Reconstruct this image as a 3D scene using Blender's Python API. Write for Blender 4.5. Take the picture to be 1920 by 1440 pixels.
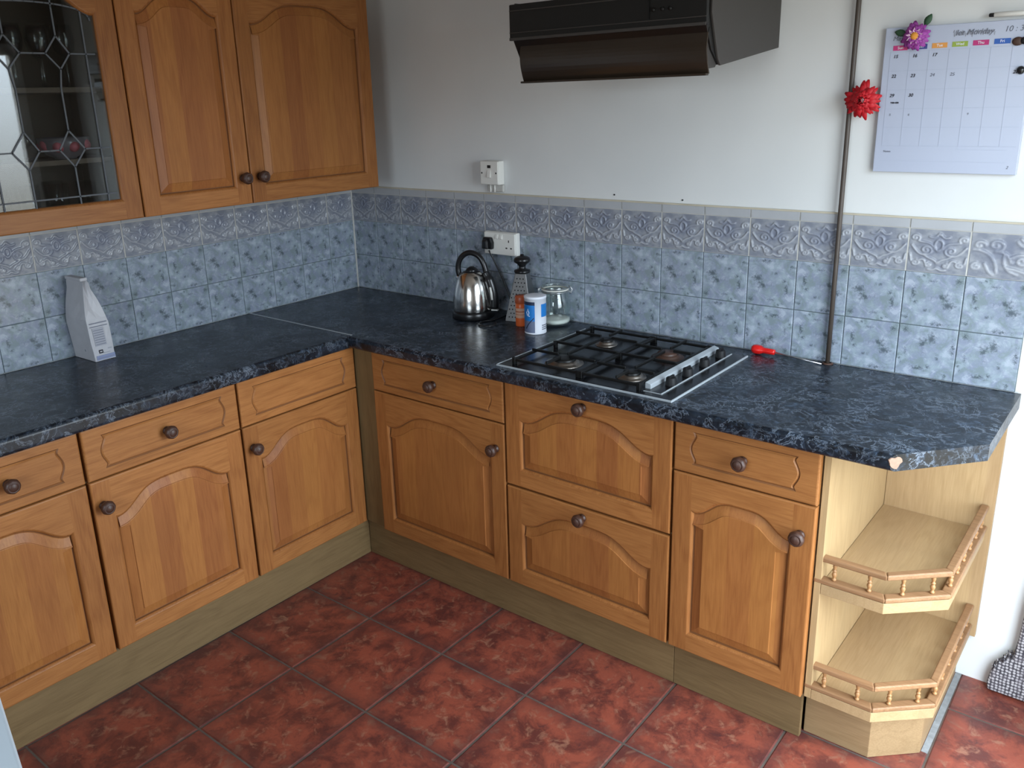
import bpy, bmesh, math, random
from math import pi, sin, cos, radians as rad
from mathutils import Vector, Matrix
from mathutils.geometry import tessellate_polygon

for o in list(bpy.data.objects): bpy.data.objects.remove(o, do_unlink=True)
random.seed(7)
S = bpy.context.scene
C = S.collection

# ---------------------------------------------------------------- camera
cd = bpy.data.cameras.new('camera')
cam = bpy.data.objects.new('camera', cd); C.objects.link(cam)
cam.location = (2.8975, -2.5553, 1.7108)
cam.rotation_euler = (1.274396, 0.029773, 0.677754)
cd.sensor_width = 36; cd.lens = 1596.447/1920*36
cd.shift_x = 27.387/1920; cd.shift_y = -48.724/1920
cd.clip_start = 0.02
S.camera = cam
# ---------------------------------------------------------------- exposure, sky, daylight
S.view_settings.view_transform = 'Standard'; S.view_settings.look = 'None'
S.view_settings.gamma = 1; S.view_settings.use_curve_mapping = False
S.view_settings.exposure = -0.08
w = bpy.data.worlds.new('sky'); S.world = w; w.use_nodes = True
nt = w.node_tree; nt.nodes.clear()
out = nt.nodes.new('ShaderNodeOutputWorld'); bg = nt.nodes.new('ShaderNodeBackground')
tc = nt.nodes.new('ShaderNodeTexCoord'); sp = nt.nodes.new('ShaderNodeSeparateXYZ')
rp = nt.nodes.new('ShaderNodeValToRGB')
rp.color_ramp.elements[0].position = .45; rp.color_ramp.elements[0].color = (.22, .22, .20, 1)
rp.color_ramp.elements[1].position = .56; rp.color_ramp.elements[1].color = (.76, .885, 1.0, 1)
mp = nt.nodes.new('ShaderNodeMapRange'); mp.inputs[1].default_value = -1
nt.links.new(tc.outputs['Generated'], sp.inputs[0]); nt.links.new(sp.outputs[2], mp.inputs[0])
nt.links.new(mp.outputs[0], rp.inputs[0]); nt.links.new(rp.outputs[0], bg.inputs[0])
bg.inputs[1].default_value = 14.5
nt.links.new(bg.outputs[0], out.inputs[0])
# openings in the walls: (glazed door in the right wall, window in the wall behind the camera)
DOOR_Y0, DOOR_Y1, DOOR_Z0, DOOR_Z1, RX = -1.42, -0.28, 0.03, 2.08, 3.02
WIN_X0, WIN_X1, WIN_Z0, WIN_Z1, FY = 1.55, 2.90, 0.95, 2.10, -4.0
def portal(name, loc, rot, sx, sy):
    l = bpy.data.lights.new(name, 'AREA'); l.shape = 'RECTANGLE'; l.size = sx; l.size_y = sy
    l.cycles.is_portal = True
    o = bpy.data.objects.new(name, l); C.objects.link(o); o.location = loc; o.rotation_euler = rot
portal('daylight_door', (RX+.06, (DOOR_Y0+DOOR_Y1)/2, (DOOR_Z0+DOOR_Z1)/2), (0, rad(90), 0), DOOR_Z1-DOOR_Z0, DOOR_Y1-DOOR_Y0)
portal('daylight_window', ((WIN_X0+WIN_X1)/2, FY-.06, (WIN_Z0+WIN_Z1)/2), (rad(90), 0, 0), WIN_X1-WIN_X0, WIN_Z1-WIN_Z0)

# ---------------------------------------------------------------- material helpers
def srgb(r, g, b):
    f = lambda c: (c/12.92 if c <= .04045 else ((c+.055)/1.055)**2.4)
    return (f(r/255), f(g/255), f(b/255), 1)
class N:
    def __init__(s, name):
        s.m = bpy.data.materials.new(name); s.m.use_nodes = True
        s.t = s.m.node_tree; s.b = s.t.nodes['Principled BSDF']
    def n(s, typ, **kw):
        x = s.t.nodes.new(typ)
        for k, v in kw.items():
            if k.startswith('i_'):
                key = k[2:]; key = int(key) if key.isdigit() else key.replace('_', ' ')
                x.inputs[key].default_value = v
            else: setattr(x, k, v)
        return x
    def l(s, a, b): s.t.links.new(a, b)
    def math(s, op, a, b=None, c=None):
        x = s.n('ShaderNodeMath', operation=op)
        for i, v in enumerate((a, b, c)):
            if v is None: continue
            if isinstance(v, (int, float)): x.inputs[i].default_value = v
            else: s.l(v, x.inputs[i])
        return x.outputs[0]
    def mix(s, f, a, b, bt='MIX'):
        x = s.n('ShaderNodeMix', data_type='RGBA', blend_type=bt)
        for i, v in ((0, f), (6, a), (7, b)):
            if isinstance(v, (int, float)): x.inputs[i].default_value = v
            elif isinstance(v, tuple): x.inputs[i].default_value = v
            else: s.l(v, x.inputs[i])
        return x.outputs[2]
    def ramp(s, fac, *st):
        x = s.n('ShaderNodeValToRGB'); e = x.color_ramp.elements
        while len(e) < len(st): e.new(.5)
        for k, (p, c) in enumerate(st): e[k].position = p; e[k].color = c if isinstance(c, tuple) else (c, c, c, 1)
        s.l(fac, x.inputs[0]); return x.outputs[0]
    def noise(s, vec, scale, detail=3, rough=.5, dist=0):
        x = s.n('ShaderNodeTexNoise'); x.inputs['Scale'].default_value = scale
        x.inputs['Detail'].default_value = detail; x.inputs['Roughness'].default_value = rough
        x.inputs['Distortion'].default_value = dist
        if vec is not None: s.l(vec, x.inputs['Vector'])
        return x.outputs[0]
    def mapping(s, vec, scale=(1, 1, 1), loc=(0, 0, 0), rot=(0, 0, 0)):
        x = s.n('ShaderNodeMapping'); x.inputs['Scale'].default_value = scale
        x.inputs['Location'].default_value = loc; x.inputs['Rotation'].default_value = rot
        s.l(vec, x.inputs[0]); return x.outputs[0]
    def bump(s, h, strength=.3, dist=.002):
        x = s.n('ShaderNodeBump'); x.inputs['Strength'].default_value = strength
        x.inputs['Distance'].default_value = dist; s.l(h, x.inputs['Height']); s.l(x.outputs[0], s.b.inputs['Normal'])
    def base(s, v):
        if isinstance(v, tuple): s.b.inputs['Base Color'].default_value = v
        else: s.l(v, s.b.inputs['Base Color'])
    def rough(s, v):
        if isinstance(v, (int, float)): s.b.inputs['Roughness'].default_value = v
        else: s.l(v, s.b.inputs['Roughness'])
def simple(name, col, rough=.5, metal=0, spec=.5, coat=0, var=.0, vs=30):
    m = N(name)
    if var:
        c = m.n('ShaderNodeTexCoord').outputs['Object']
        f = m.noise(c, vs, 4)
        m.base(m.mix(f, tuple(x*(1-var) for x in col[:3])+(1,), tuple(min(1, x*(1+var)) for x in col[:3])+(1,)))
    else: m.base(col)
    m.rough(rough); m.b.inputs['Metallic'].default_value = metal
    m.b.inputs['Specular IOR Level'].default_value = spec; m.b.inputs['Coat Weight'].default_value = coat
    return m.m
def wood(name, light, dark, axis='z', stave=0, rough=.42, fine=1.0):
    """oak: grain along one local axis; optional glued staves of differing tone"""
    m = N(name); tcn = m.n('ShaderNodeTexCoord'); oi = m.n('ShaderNodeObjectInfo')
    vec = tcn.outputs['Object']
    off = m.n('ShaderNodeVectorMath', operation='SCALE'); off.inputs[0].default_value = (13, 7, 5); m.l(oi.outputs['Random'], off.inputs['Scale'])
    add = m.n('ShaderNodeVectorMath', operation='ADD'); m.l(vec, add.inputs[0]); m.l(off.outputs[0], add.inputs[1]); v = add.outputs[0]
    sep = m.n('ShaderNodeSeparateXYZ'); m.l(vec, sep.inputs[0])
    sc = {'z': (1, 1, .05), 'x': (.05, 1, 1), 'y': (1, .05, 1)}[axis]
    big = {'z': (1, 1, .13), 'x': (.13, 1, 1), 'y': (1, .13, 1)}[axis]
    g1 = m.noise(m.mapping(v, sc), 260*fine, 4, .6)
    g2 = m.noise(m.mapping(v, big), 9*fine, 2, .5, .3)
    rings = m.math('SINE', m.math('MULTIPLY', g2, 60.0))
    rings = m.ramp(m.math('MULTIPLY_ADD', rings, .5, .5), (0, 0.0), (.65, .25), (1, 1.0))
    f = m.math('ADD', m.math('MULTIPLY', g1, .85), m.math('MULTIPLY', rings, .13))
    f = m.ramp(f, (.34, 0.0), (.70, 1.0))
    col = m.mix(f, light, dark)
    blot = m.noise(v, 6, 2)
    col = m.mix(m.ramp(blot, (.35, 0.0), (.7, .35)), col, tuple(c*.72 for c in light[:3])+(1,))
    if stave:
        s_ = m.math('ADD', sep.outputs[{'z': 0, 'x': 2, 'y': 0}[axis]], m.math('MULTIPLY', oi.outputs['Random'], 1.3))
        cell = m.math('FLOOR', m.math('MULTIPLY', s_, 1.0/stave))
        wn = m.n('ShaderNodeTexWhiteNoise', noise_dimensions='1D'); m.l(cell, wn.inputs['W'])
        hs = m.n('ShaderNodeHueSaturation'); m.l(m.math('MULTIPLY_ADD', wn.outputs[0], .22, .87), hs.inputs['Value'])
        m.l(m.math('MULTIPLY_ADD', wn.outputs[0], .008, .496), hs.inputs['Hue']); m.l(col, hs.inputs['Color']); col = hs.outputs[0]
    hs = m.n('ShaderNodeHueSaturation'); m.l(m.math('MULTIPLY_ADD', oi.outputs['Random'], .16, .92), hs.inputs['Value'])
    m.l(col, hs.inputs['Color']); m.base(hs.outputs[0])
    m.rough(rough); m.bump(g1, .025, .001)
    m.b.inputs['Specular IOR Level'].default_value = .28
    return m.m
OL, OD = (.365, .146, .043, 1), (.240, .084, .023, 1)
M = {}
M['oak_v'] = wood('oak upright grain', OL, OD, 'z')
M['oak_h'] = wood('oak level grain', (.40, .166, .051, 1), (.265, .098, .027, 1), 'x')
M['oak_p'] = wood('oak staved panel', (.375, .146, .042, 1), (.285, .102, .028, 1), 'z', stave=.072)
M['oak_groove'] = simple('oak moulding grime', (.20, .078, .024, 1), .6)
M['ply_v'] = wood('pale oak veneer', (.42, .280, .145, 1), (.35, .225, .110, 1), 'z', stave=.14, rough=.5)
M['ply_y'] = wood('pale oak veneer shelf', (.42, .280, .145, 1), (.35, .225, .110, 1), 'y', stave=.11, rough=.5)
M['olive_x'] = wood('olive oak veneer', (.205, .135, .062, 1), (.150, .096, .042, 1), 'x', rough=.5)
M['olive_z'] = wood('olive oak veneer upright', (.215, .140, .062, 1), (.155, .098, .042, 1), 'z', rough=.5)
M['base_oak'] = wood('brown oak veneer base', (.34, .225, .115, 1), (.26, .165, .08, 1), 'x', rough=.5)
M['rail'] = wood('gallery rail oak', (.33, .180, .088, 1), (.22, .11, .05, 1), 'x', rough=.4)
M['spindle'] = simple('turned oak', (.36, .18, .07, 1), .35)
M['knob'] = simple('dark turned wood', (.058, .025, .016, 1), .45, var=.35, vs=90)
M['gap'] = simple('dark recess', (.015, .012, .01, 1), .9)

def mat_wall():
    m = N('painted plaster'); c = m.n('ShaderNodeTexCoord').outputs['Object']
    a = m.noise(c, 2.2, 4); b = m.noise(c, 60, 3)
    col = m.mix(m.ramp(a, (.35, 0.0), (.65, 1.0)), (.66, .675, .675, 1), (.71, .72, .715, 1))
    m.base(col); m.rough(.6); m.bump(m.math('ADD', m.noise(c, 9, 3), m.math('MULTIPLY', b, .25)), .10, .004)
    return m.m
M['wall'] = mat_wall()
M['ceiling'] = simple('darkened ceiling', (.50, .49, .47, 1), .8)  # unseen ceiling, albedo lowered to weaken the bounced fill
M['far_wall'] = simple('darkened far wall', (.30, .26, .22, 1), .7)  # unseen right and front walls, toned dark to cut bounced light
def mat_floor():
    m = N('terracotta ceramic'); u = m.n('ShaderNodeUVMap').outputs[0]
    n1 = m.noise(u, 3.4, 7, .68, .4); n2 = m.noise(m.mapping(u, loc=(7, 3, 0)), 7.5, 6, .68, .6); n3 = m.noise(u, 40, 4, .6)
    c = m.mix(m.ramp(n1, (.40, 0.0), (.58, 1.0)), (.115, .030, .023, 1), (.30, .072, .042, 1))
    c = m.mix(m.ramp(n2, (.54, 0.0), (.66, .75)), c, (.36, .17, .105, 1))
    c = m.mix(m.ramp(n2, (.28, .75), (.42, 0.0)), c, (.055, .022, .024, 1))
    c = m.mix(m.math('MULTIPLY', n3, .25), c, (.10, .03, .03, 1))
    # dark worn rim of every tile
    s = m.n('ShaderNodeUVMap', uv_map='tile').outputs[0]; sp_ = m.n('ShaderNodeSeparateXYZ'); m.l(s, sp_.inputs[0])
    ed = m.math('MAXIMUM', m.math('ABSOLUTE', m.math('SUBTRACT', sp_.outputs[0], .5)), m.math('ABSOLUTE', m.math('SUBTRACT', sp_.outputs[1], .5)))
    ed = m.math('ADD', ed, m.math('MULTIPLY', m.math('SUBTRACT', n2, .5), .25))
    c = m.mix(m.ramp(ed, (.38, 0.0), (.52, .6)), c, (.075, .028, .028, 1))
    m.base(c); m.rough(m.ramp(n3, (.2, .30), (.8, .46))); m.bump(m.noise(u, 9, 4), .22, .004)
    return m.m
M['floor'] = mat_floor()
M['floor_grout'] = simple('floor grout', (.10, .075, .06, 1), .9, var=.5, vs=25)
def mat_worktop():
    m = N('blue black marbled laminate'); c = m.n('ShaderNodeTexCoord').outputs['Object']
    a = m.noise(c, 14, 6, .65, 1.2); b = m.noise(m.mapping(c, loc=(5, 2, 1)), 30, 6, .7, 1.5)
    v = m.math('ABSOLUTE', m.math('SUBTRACT', m.noise(m.mapping(c, loc=(2, 9, 4)), 20, 7, .7, .7), .5))
    col = m.mix(m.ramp(a, (.38, 0.0), (.66, 1.0)), (.0035, .0046, .0066, 1), (.016, .023, .035, 1))
    col = m.mix(m.ramp(b, (.54, 0.0), (.72, .75)), col, (.075, .112, .170, 1))
    col = m.mix(m.math('MULTIPLY', m.ramp(v, (.0, .8), (.022, 0.0)), m.ramp(m.noise(c, 9, 2), (.36, .25), (.60, 1.0))), col, (.20, .24, .30, 1))
    m.base(col); m.rough(m.ramp(m.noise(c, 8, 4), (.3, .24), (.7, .36))); m.bump(m.noise(c, 200, 2), .03, .001)
    m.b.inputs['Specular IOR Level'].default_value = .38
    return m.m
M['worktop'] = mat_worktop()
M['chip'] = simple('bare chipboard', (.30, .185, .13, 1), .9, var=.3, vs=120)
M['steel'] = simple('satin steel strip', (.62, .62, .62, 1), .32, metal=1)
def mat_tile():
    m = N('marbled blue tile'); u = m.n('ShaderNodeUVMap', uv_map='tile').outputs[0]; un = m.n('ShaderNodeUVMap', uv_map='UVMap').outputs[0]
    n1 = m.noise(u, 2.6, 6, .62, .9); n2 = m.noise(m.mapping(u, loc=(4, 4, 0)), 4.0, 6, .66, .8); n3 = m.noise(m.mapping(u, loc=(1, 8, 0)), 15, 8, .82, .3)
    c = m.mix(m.ramp(n1, (.40, 0.0), (.58, 1.0)), (.235, .268, .350, 1), (.295, .355, .405, 1))
    c = m.mix(m.ramp(n2, (.50, 0.0), (.62, .85)), c, (.20, .25, .262, 1))
    c = m.mix(m.ramp(n2, (.34, .75), (.46, 0.0)), c, (.42, .46, .54, 1))
    c = m.mix(m.ramp(n3, (.60, 0.0), (.70, .55)), c, (.44, .47, .51, 1))
    tot = None
    for (x, y, sx, sy, a) in ((.20, .58, 4.6, 6.5, 1.0), (.30, .44, 5.5, 6, 1.0), (.84, .40, 12, 4.6, 1.0), (.80, .56, 13, 8, .8), (.52, .14, 5, 13, .8), (.58, .70, 6, 14, .75), (.08, .12, 6, 7, .8), (.94, .87, 6, 11, .9), (.36, .95, 3.5, 12, .9), (.5, .45, 9, 9, .5), (.68, .05, 5, 12, .7)):
        mp_ = m.mapping(u, scale=(sx, sy, 1), loc=(-x*sx, -y*sy, 0)); ln = m.n('ShaderNodeVectorMath', operation='LENGTH'); m.l(mp_, ln.inputs[0])
        g = m.math('MULTIPLY', m.math('MAXIMUM', m.math('SUBTRACT', 1.0, ln.outputs['Value']), 0.0), a)
        tot = g if tot is None else m.math('MAXIMUM', tot, g)
    f = m.math('ADD', m.math('MULTIPLY', tot, .30), n3)
    c = m.mix(m.ramp(f, (.62, 0.0), (.77, .82)), c, (.065, .085, .10, 1))
    c = m.mix(m.ramp(m.noise(un, 5, 6, .75), (.60, 0.0), (.74, .6)), c, (.12, .16, .18, 1))
    m.base(c); m.rough(.22); m.bump(n1, .05, .002)
    return m.m
M['tile'] = mat_tile()
def mat_decor():
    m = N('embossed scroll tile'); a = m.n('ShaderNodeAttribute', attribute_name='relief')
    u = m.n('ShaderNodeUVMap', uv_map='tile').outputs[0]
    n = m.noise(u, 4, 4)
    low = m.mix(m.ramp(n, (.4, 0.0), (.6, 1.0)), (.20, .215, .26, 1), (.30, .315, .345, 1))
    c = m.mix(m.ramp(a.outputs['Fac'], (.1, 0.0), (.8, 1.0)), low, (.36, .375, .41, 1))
    mp_ = m.mapping(u, scale=(2.6, 2.6, 1), loc=(-.5*2.6, -.62*2.6, 0)); ln = m.n('ShaderNodeVectorMath', operation='LENGTH'); m.l(mp_, ln.inputs[0])
    k = m.math('ADD', m.math('SUBTRACT', 1.0, ln.outputs['Value']), m.math('SUBTRACT', m.noise(u, 9, 4), .5))
    c = m.mix(m.ramp(k, (.05, 0.0), (.6, .62)), c, (.150, .170, .235, 1))
    m.base(c); m.rough(.25)
    return m.m
M['decor'] = mat_decor()
M['decor_band'] = simple('pale border glaze', (.40, .41, .43, 1), .3, var=.12, vs=14)
M['grout_pale'] = simple('pale grout', (.50, .49, .46, 1), .8, var=.2, vs=40)
M['grout_dark'] = simple('aged grey grout', (.10, .13, .135, 1), .8, var=.4, vs=30)
M['screed'] = simple('grey screed', (.24, .25, .255, 1), .9, var=.4, vs=60)
M['sealant'] = simple('yellowed sealant', (.50, .45, .35, 1), .6, var=.2, vs=20)
M['black'] = simple('black plastic', (.008, .008, .009, 1), .28)
M['black_matt'] = simple('black enamel', (.007, .007, .008, 1), .22)
M['strip'] = simple('pale brushed aluminium', (.46, .50, .53, 1), .4, metal=.3)
M['knob_black'] = simple('black knob plastic', (.010, .010, .011, 1), .55, spec=.25)
M['iron'] = simple('black iron', (.005, .005, .005, 1), .42, spec=.3)
M['hood'] = simple('black brown hood enamel', (.006, .0055, .005, 1), .36, var=.25, vs=8)
M['hood_side'] = simple('grey hood side', (.045, .040, .037, 1), .55)
M['visor'] = simple('smoked visor', (.032, .022, .015, 1), .2, var=.2, vs=6)
M['white_plastic'] = simple('white plastic', (.72, .71, .67, 1), .35)
M['white'] = simple('white card', (.72, .74, .80, 1), .5)
M['board'] = simple('glossy white board', (.43, .47, .585, 1), .28)
M['burner'] = simple('burner ring metal', (.30, .27, .24, 1), .38, metal=1, var=.2, vs=60)
M['rust'] = simple('heat browned cap', (.060, .028, .018, 1), .5, var=.3, vs=60)
def mat_brushed():
    m = N('polished kettle steel'); m.base((.72, .70, .67, 1)); m.b.inputs['Metallic'].default_value = 1; m.rough(.16); return m.m
M['chrome'] = mat_brushed()
M['grater'] = simple('grater steel', (.26, .26, .26, 1), .42, metal=1)
M['hole'] = simple('dark hole', (.01, .01, .01, 1), .8)
M['orange'] = simple('orange plastic', (.70, .13, .03, 1), .35)
M['orange_dark'] = simple('brown orange lid', (.42, .085, .03, 1), .4)
M['peach'] = simple('peach label', (.66, .38, .26, 1), .5)
M['blue'] = simple('blue print', (.015, .18, .52, 1), .4)
M['navy'] = simple('navy print', (.015, .025, .06, 1), .4)
M['greyblue'] = simple('grey blue print', (.13, .16, .25, 1), .5)
M['ink'] = simple('dark ink', (.02, .02, .03, 1), .6)
M['faint'] = simple('faint ink', (.385, .425, .53, 1), .6)
M['midink'] = simple('grey ink', (.13, .14, .18, 1), .6)
M['red'] = simple('red plastic', (.62, .012, .010, 1), .3)
M['red_petal'] = simple('red petal', (.50, .006, .014, 1), .6, var=.4, vs=60)
M['purple_petal'] = simple('purple petal', (.33, .055, .33, 1), .6, var=.5, vs=80)
M['lilac'] = simple('pale lilac petal', (.72, .50, .62, 1), .6)
M['yellow'] = simple('orange yellow flower heart', (.72, .30, .04, 1), .7, var=.3, vs=200)
M['leaf'] = simple('green leaf', (.03, .085, .04, 1), .6)
M['pipe'] = simple('brown painted pipe', (.065, .050, .040, 1), .45, var=.4, vs=20)
M['paper'] = simple('white paper bag', (.52, .52, .55, 1), .55, var=.1, vs=30)
M['bagline'] = simple('grey print', (.20, .21, .26, 1), .6)
M['bagpale'] = simple('pale grey print', (.38, .39, .44, 1), .6)
M['bagblue'] = simple('lavender print', (.25, .29, .45, 1), .6)
M['lead'] = simple('lead came', (.09, .10, .115, 1), .6)
M['salt'] = simple('white crystals', (.78, .76, .72, 1), .9)
M['rubber'] = simple('rubber seal', (.68, .66, .60, 1), .5)
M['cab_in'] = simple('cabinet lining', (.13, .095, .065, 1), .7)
M['china'] = simple('grey china', (.16, .14, .15, 1), .3)
M['rose'] = simple('rose print', (.42, .10, .12, 1), .5, var=.5, vs=60)
M['table'] = simple('pale blue white tabletop', (.66, .76, .84, 1), .3)
def mat_glass(name, tint=(1, 1, 1, 1), rough=.02, alpha=.86, fres=1.45):
    m = N(name); t = m.t; t.nodes.remove(m.b); o = t.nodes['Material Output']
    tr = m.n('ShaderNodeBsdfTransparent'); tr.inputs[0].default_value = tint
    gl = m.n('ShaderNodeBsdfGlossy'); gl.inputs['Roughness'].default_value = rough; gl.inputs[0].default_value = (1, 1, 1, 1)
    lw = m.n('ShaderNodeLayerWeight'); lw.inputs[0].default_value = .5
    fr = m.math('MULTIPLY_ADD', m.math('POWER', lw.outputs['Facing'], 4.0), .80, .045)
    mx = m.n('ShaderNodeMixShader'); m.l(fr, mx.inputs[0]); m.l(tr.outputs[0], mx.inputs[1]); m.l(gl.outputs[0], mx.inputs[2])
    m.l(mx.outputs[0], o.inputs[0]); return m.m
M['glass'] = mat_glass('clear glass', (.93, .96, .95, 1))
M['pane'] = mat_glass('cabinet pane', (.80, .83, .84, 1))
def mat_mat():
    m = N('grey basket weave'); c = m.n('ShaderNodeTexCoord').outputs['Object']
    w1 = m.n('ShaderNodeTexVoronoi', i_Scale=105.0); w1.inputs['Randomness'].default_value = .25; m.l(c, w1.inputs['Vector'])
    n = m.noise(c, 40, 3)
    col = m.mix(m.ramp(w1.outputs[0], (.25, 0.0), (.5, 1.0)), (.46, .44, .45, 1), (.05, .045, .055, 1))
    col = m.mix(m.ramp(n, (.5, 0.0), (.7, .5)), col, (.17, .15, .17, 1))
    m.base(col); m.rough(.95); m.bump(w1.outputs[0], -.8, .006); return m.m
M['mat'] = mat_mat()

# ---------------------------------------------------------------- mesh helpers
class MB:
    def __init__(s): s.v = []; s.f = []; s.mi = []; s.uv = []; s.sm = []
    def face(s, idx, m=0, uv=None, sm=False): s.f.append(tuple(idx)); s.mi.append(m); s.uv.append(uv); s.sm.append(sm)
    def add(s, vs):
        b = len(s.v); s.v.extend([tuple(p) for p in vs]); return b
    def poly(s, pts, m=0, uv=None): b = s.add(pts); s.face(range(b, b+len(pts)), m, uv)
    def box(s, x0, x1, y0, y1, z0, z1, m=0):
        b = s.add([(x, y, z) for x in (x0, x1) for y in (y0, y1) for z in (z0, z1)])
        for q in ((0, 1, 3, 2), (4, 6, 7, 5), (0, 4, 5, 1), (2, 3, 7, 6), (0, 2, 6, 4), (1, 5, 7, 3)): s.face([b+k for k in q], m)
        return s
    def prism(s, pts, z0, z1, m=0, axis='z'):
        n = len(pts)
        def P(p, h): return {'z': (p[0], p[1], h), 'y': (p[0], h, p[1]), 'x': (h, p[0], p[1])}[axis]
        b = s.add([P(p, z0) for p in pts]+[P(p, z1) for p in pts])
        for k in range(n): s.face([b+k, b+(k+1) % n, b+n+(k+1) % n, b+n+k], m)
        s.face([b+k for k in range(n-1, -1, -1)], m); s.face([b+n+k for k in range(n)], m)
        return s
    def lathe(s, prof, c=(0, 0, 0), seg=32, axis='z', m=0, flute=0, fn=8, mats=None):
        n = len(prof)
        def P(r, h, a):
            x, y = r*cos(a), r*sin(a)
            q = {'z': (x, y, h), 'y': (x, h, y), 'x': (h, x, y)}[axis]
            return (q[0]+c[0], q[1]+c[1], q[2]+c[2])
        b = len(s.v)
        for (r, h) in prof:
            for k in range(seg):
                a = 2*pi*k/seg; s.v.append(P(max(r, 1e-5)*(1+flute*cos(fn*a)), h, a))
        for i in range(n-1):
            for k in range(seg):
                k2 = (k+1) % seg
                s.face([b+i*seg+k, b+i*seg+k2, b+(i+1)*seg+k2, b+(i+1)*seg+k], mats[i] if mats else m, None, True)
        return s
    def tube(s, pts, r, seg=8, m=0, closed=False, cap=True):
        pts = [Vector(p) for p in pts]; n = len(pts); b = len(s.v); up = Vector((0, 0, 1)); prev = None
        rs = r if isinstance(r, (list, tuple)) else [r]*n
        for i, p in enumerate(pts):
            if closed: t = (pts[(i+1) % n]-pts[i-1]).normalized()
            else: t = (pts[min(i+1, n-1)]-pts[max(i-1, 0)]).normalized()
            if prev is None:
                a = up if abs(t.z) < .9 else Vector((1, 0, 0)); u = t.cross(a).normalized()
            else: u = (prev-t*prev.dot(t)).normalized()
            prev = u; w_ = t.cross(u)
            for k in range(seg):
                an = 2*pi*k/seg; s.v.append(tuple(p+(u*cos(an)+w_*sin(an))*rs[i]))
        for i in range(n if closed else n-1):
            j = (i+1) % n
            for k in range(seg):
                k2 = (k+1) % seg; s.face([b+i*seg+k, b+i*seg+k2, b+j*seg+k2, b+j*seg+k], m, None, True)
        if cap and not closed:
            s.face([b+k for k in range(seg-1, -1, -1)], m); s.face([b+(n-1)*seg+k for k in range(seg)], m)
        return s
    def sphere(s, c, r, seg=16, rings=10, m=0, sc=(1, 1, 1)):
        prof = [(r*sin(pi*i/rings), -r*cos(pi*i/rings)) for i in range(rings+1)]
        b = len(s.v); s.lathe(prof, (0, 0, 0), seg, 'z', m)
        for i in range(b, len(s.v)):
            x, y, z = s.v[i]; s.v[i] = (x*sc[0]+c[0], y*sc[1]+c[1], z*sc[2]+c[2])
        return s
    def build(s, name, mats, parent=None, bevel=0, seg=2, loc=None, rot=None, ang=40):
        me = bpy.data.meshes.new(name); me.from_pydata(s.v, [], s.f)
        if not isinstance(mats, (list, tuple)): mats = [mats]
        for mm in mats: me.materials.append(M[mm] if isinstance(mm, str) else mm)
        for p, mi, sm in zip(me.polygons, s.mi, s.sm): p.material_index = mi; p.use_smooth = sm
        if any(s.uv):
            for nm, k in (('tile', 0), ('UVMap', 1)):
                L = me.uv_layers.new(name=nm)
                for p, u in zip(me.polygons, s.uv):
                    if u is None: continue
                    for li, q in zip(p.loop_indices, u): L.data[li].uv = q[2*k:2*k+2]
        bm = bmesh.new(); bm.from_mesh(me); bmesh.ops.recalc_face_normals(bm, faces=bm.faces) if not any(s.uv) else None
        bm.to_mesh(me); bm.free(); me.update()
        o = bpy.data.objects.new(name, me); C.objects.link(o)
        if loc is not None: o.location = loc
        if rot is not None: o.rotation_euler = rot
        if parent is not None: o.parent = parent
        if bevel:
            b = o.modifiers.new('edge', 'BEVEL'); b.width = bevel; b.segments = seg; b.limit_method = 'ANGLE'; b.angle_limit = rad(ang)
        return o
def tag(o, label, cat, group=None, kind=None):
    if label: o['label'] = label
    if cat: o['category'] = cat
    if group: o['group'] = group
    if kind: o['kind'] = kind
    return o
def thing(name, label, cat, loc=(0, 0, 0), rz=0, group=None):
    o = bpy.data.objects.new(name, None); C.objects.link(o); o.location = loc; o.rotation_euler = (0, 0, rz); o.empty_display_size = .05
    return tag(o, label, cat, group)
def struct(o): o['kind'] = 'structure'; return o
def copy_tree(o, loc, rz=None, label=None):
    r = o.copy(); C.objects.link(r); r.location = loc
    if rz is not None: r.rotation_euler = (0, 0, rz)
    if label: r['label'] = label
    for ch in list(o.children):
        c = ch.copy(); C.objects.link(c); c.parent = r
        for g in list(ch.children):
            d = g.copy(); C.objects.link(d); d.parent = c
    return r
def text(name, body, size, mat, parent, loc, rot=(rad(90), 0, 0), shear=0, align='CENTER', bold=0, squeeze=1.0):
    cu = bpy.data.curves.new(name, 'FONT'); cu.body = body; cu.size = size; cu.align_x = align; cu.align_y = 'CENTER'
    cu.shear = shear; cu.offset = bold; cu.extrude = .0002
    t = bpy.data.objects.new(name, cu); C.objects.link(t)
    bpy.context.view_layer.update()
    dg = bpy.context.evaluated_depsgraph_get()
    me = bpy.data.meshes.new_from_object(t.evaluated_get(dg)); bpy.data.objects.remove(t, do_unlink=True)
    me.materials.clear(); me.materials.append(M[mat])
    o = bpy.data.objects.new(name, me); C.objects.link(o); o.location = loc; o.rotation_euler = rot; o.parent = parent; o.scale = (squeeze, 1, 1)
    return o

# ================================================================ SETTING
TW = .1533
Z1, Z2, Z3 = 1.06, 1.213, 1.360     # tile row heights above the worktop at .91
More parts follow.
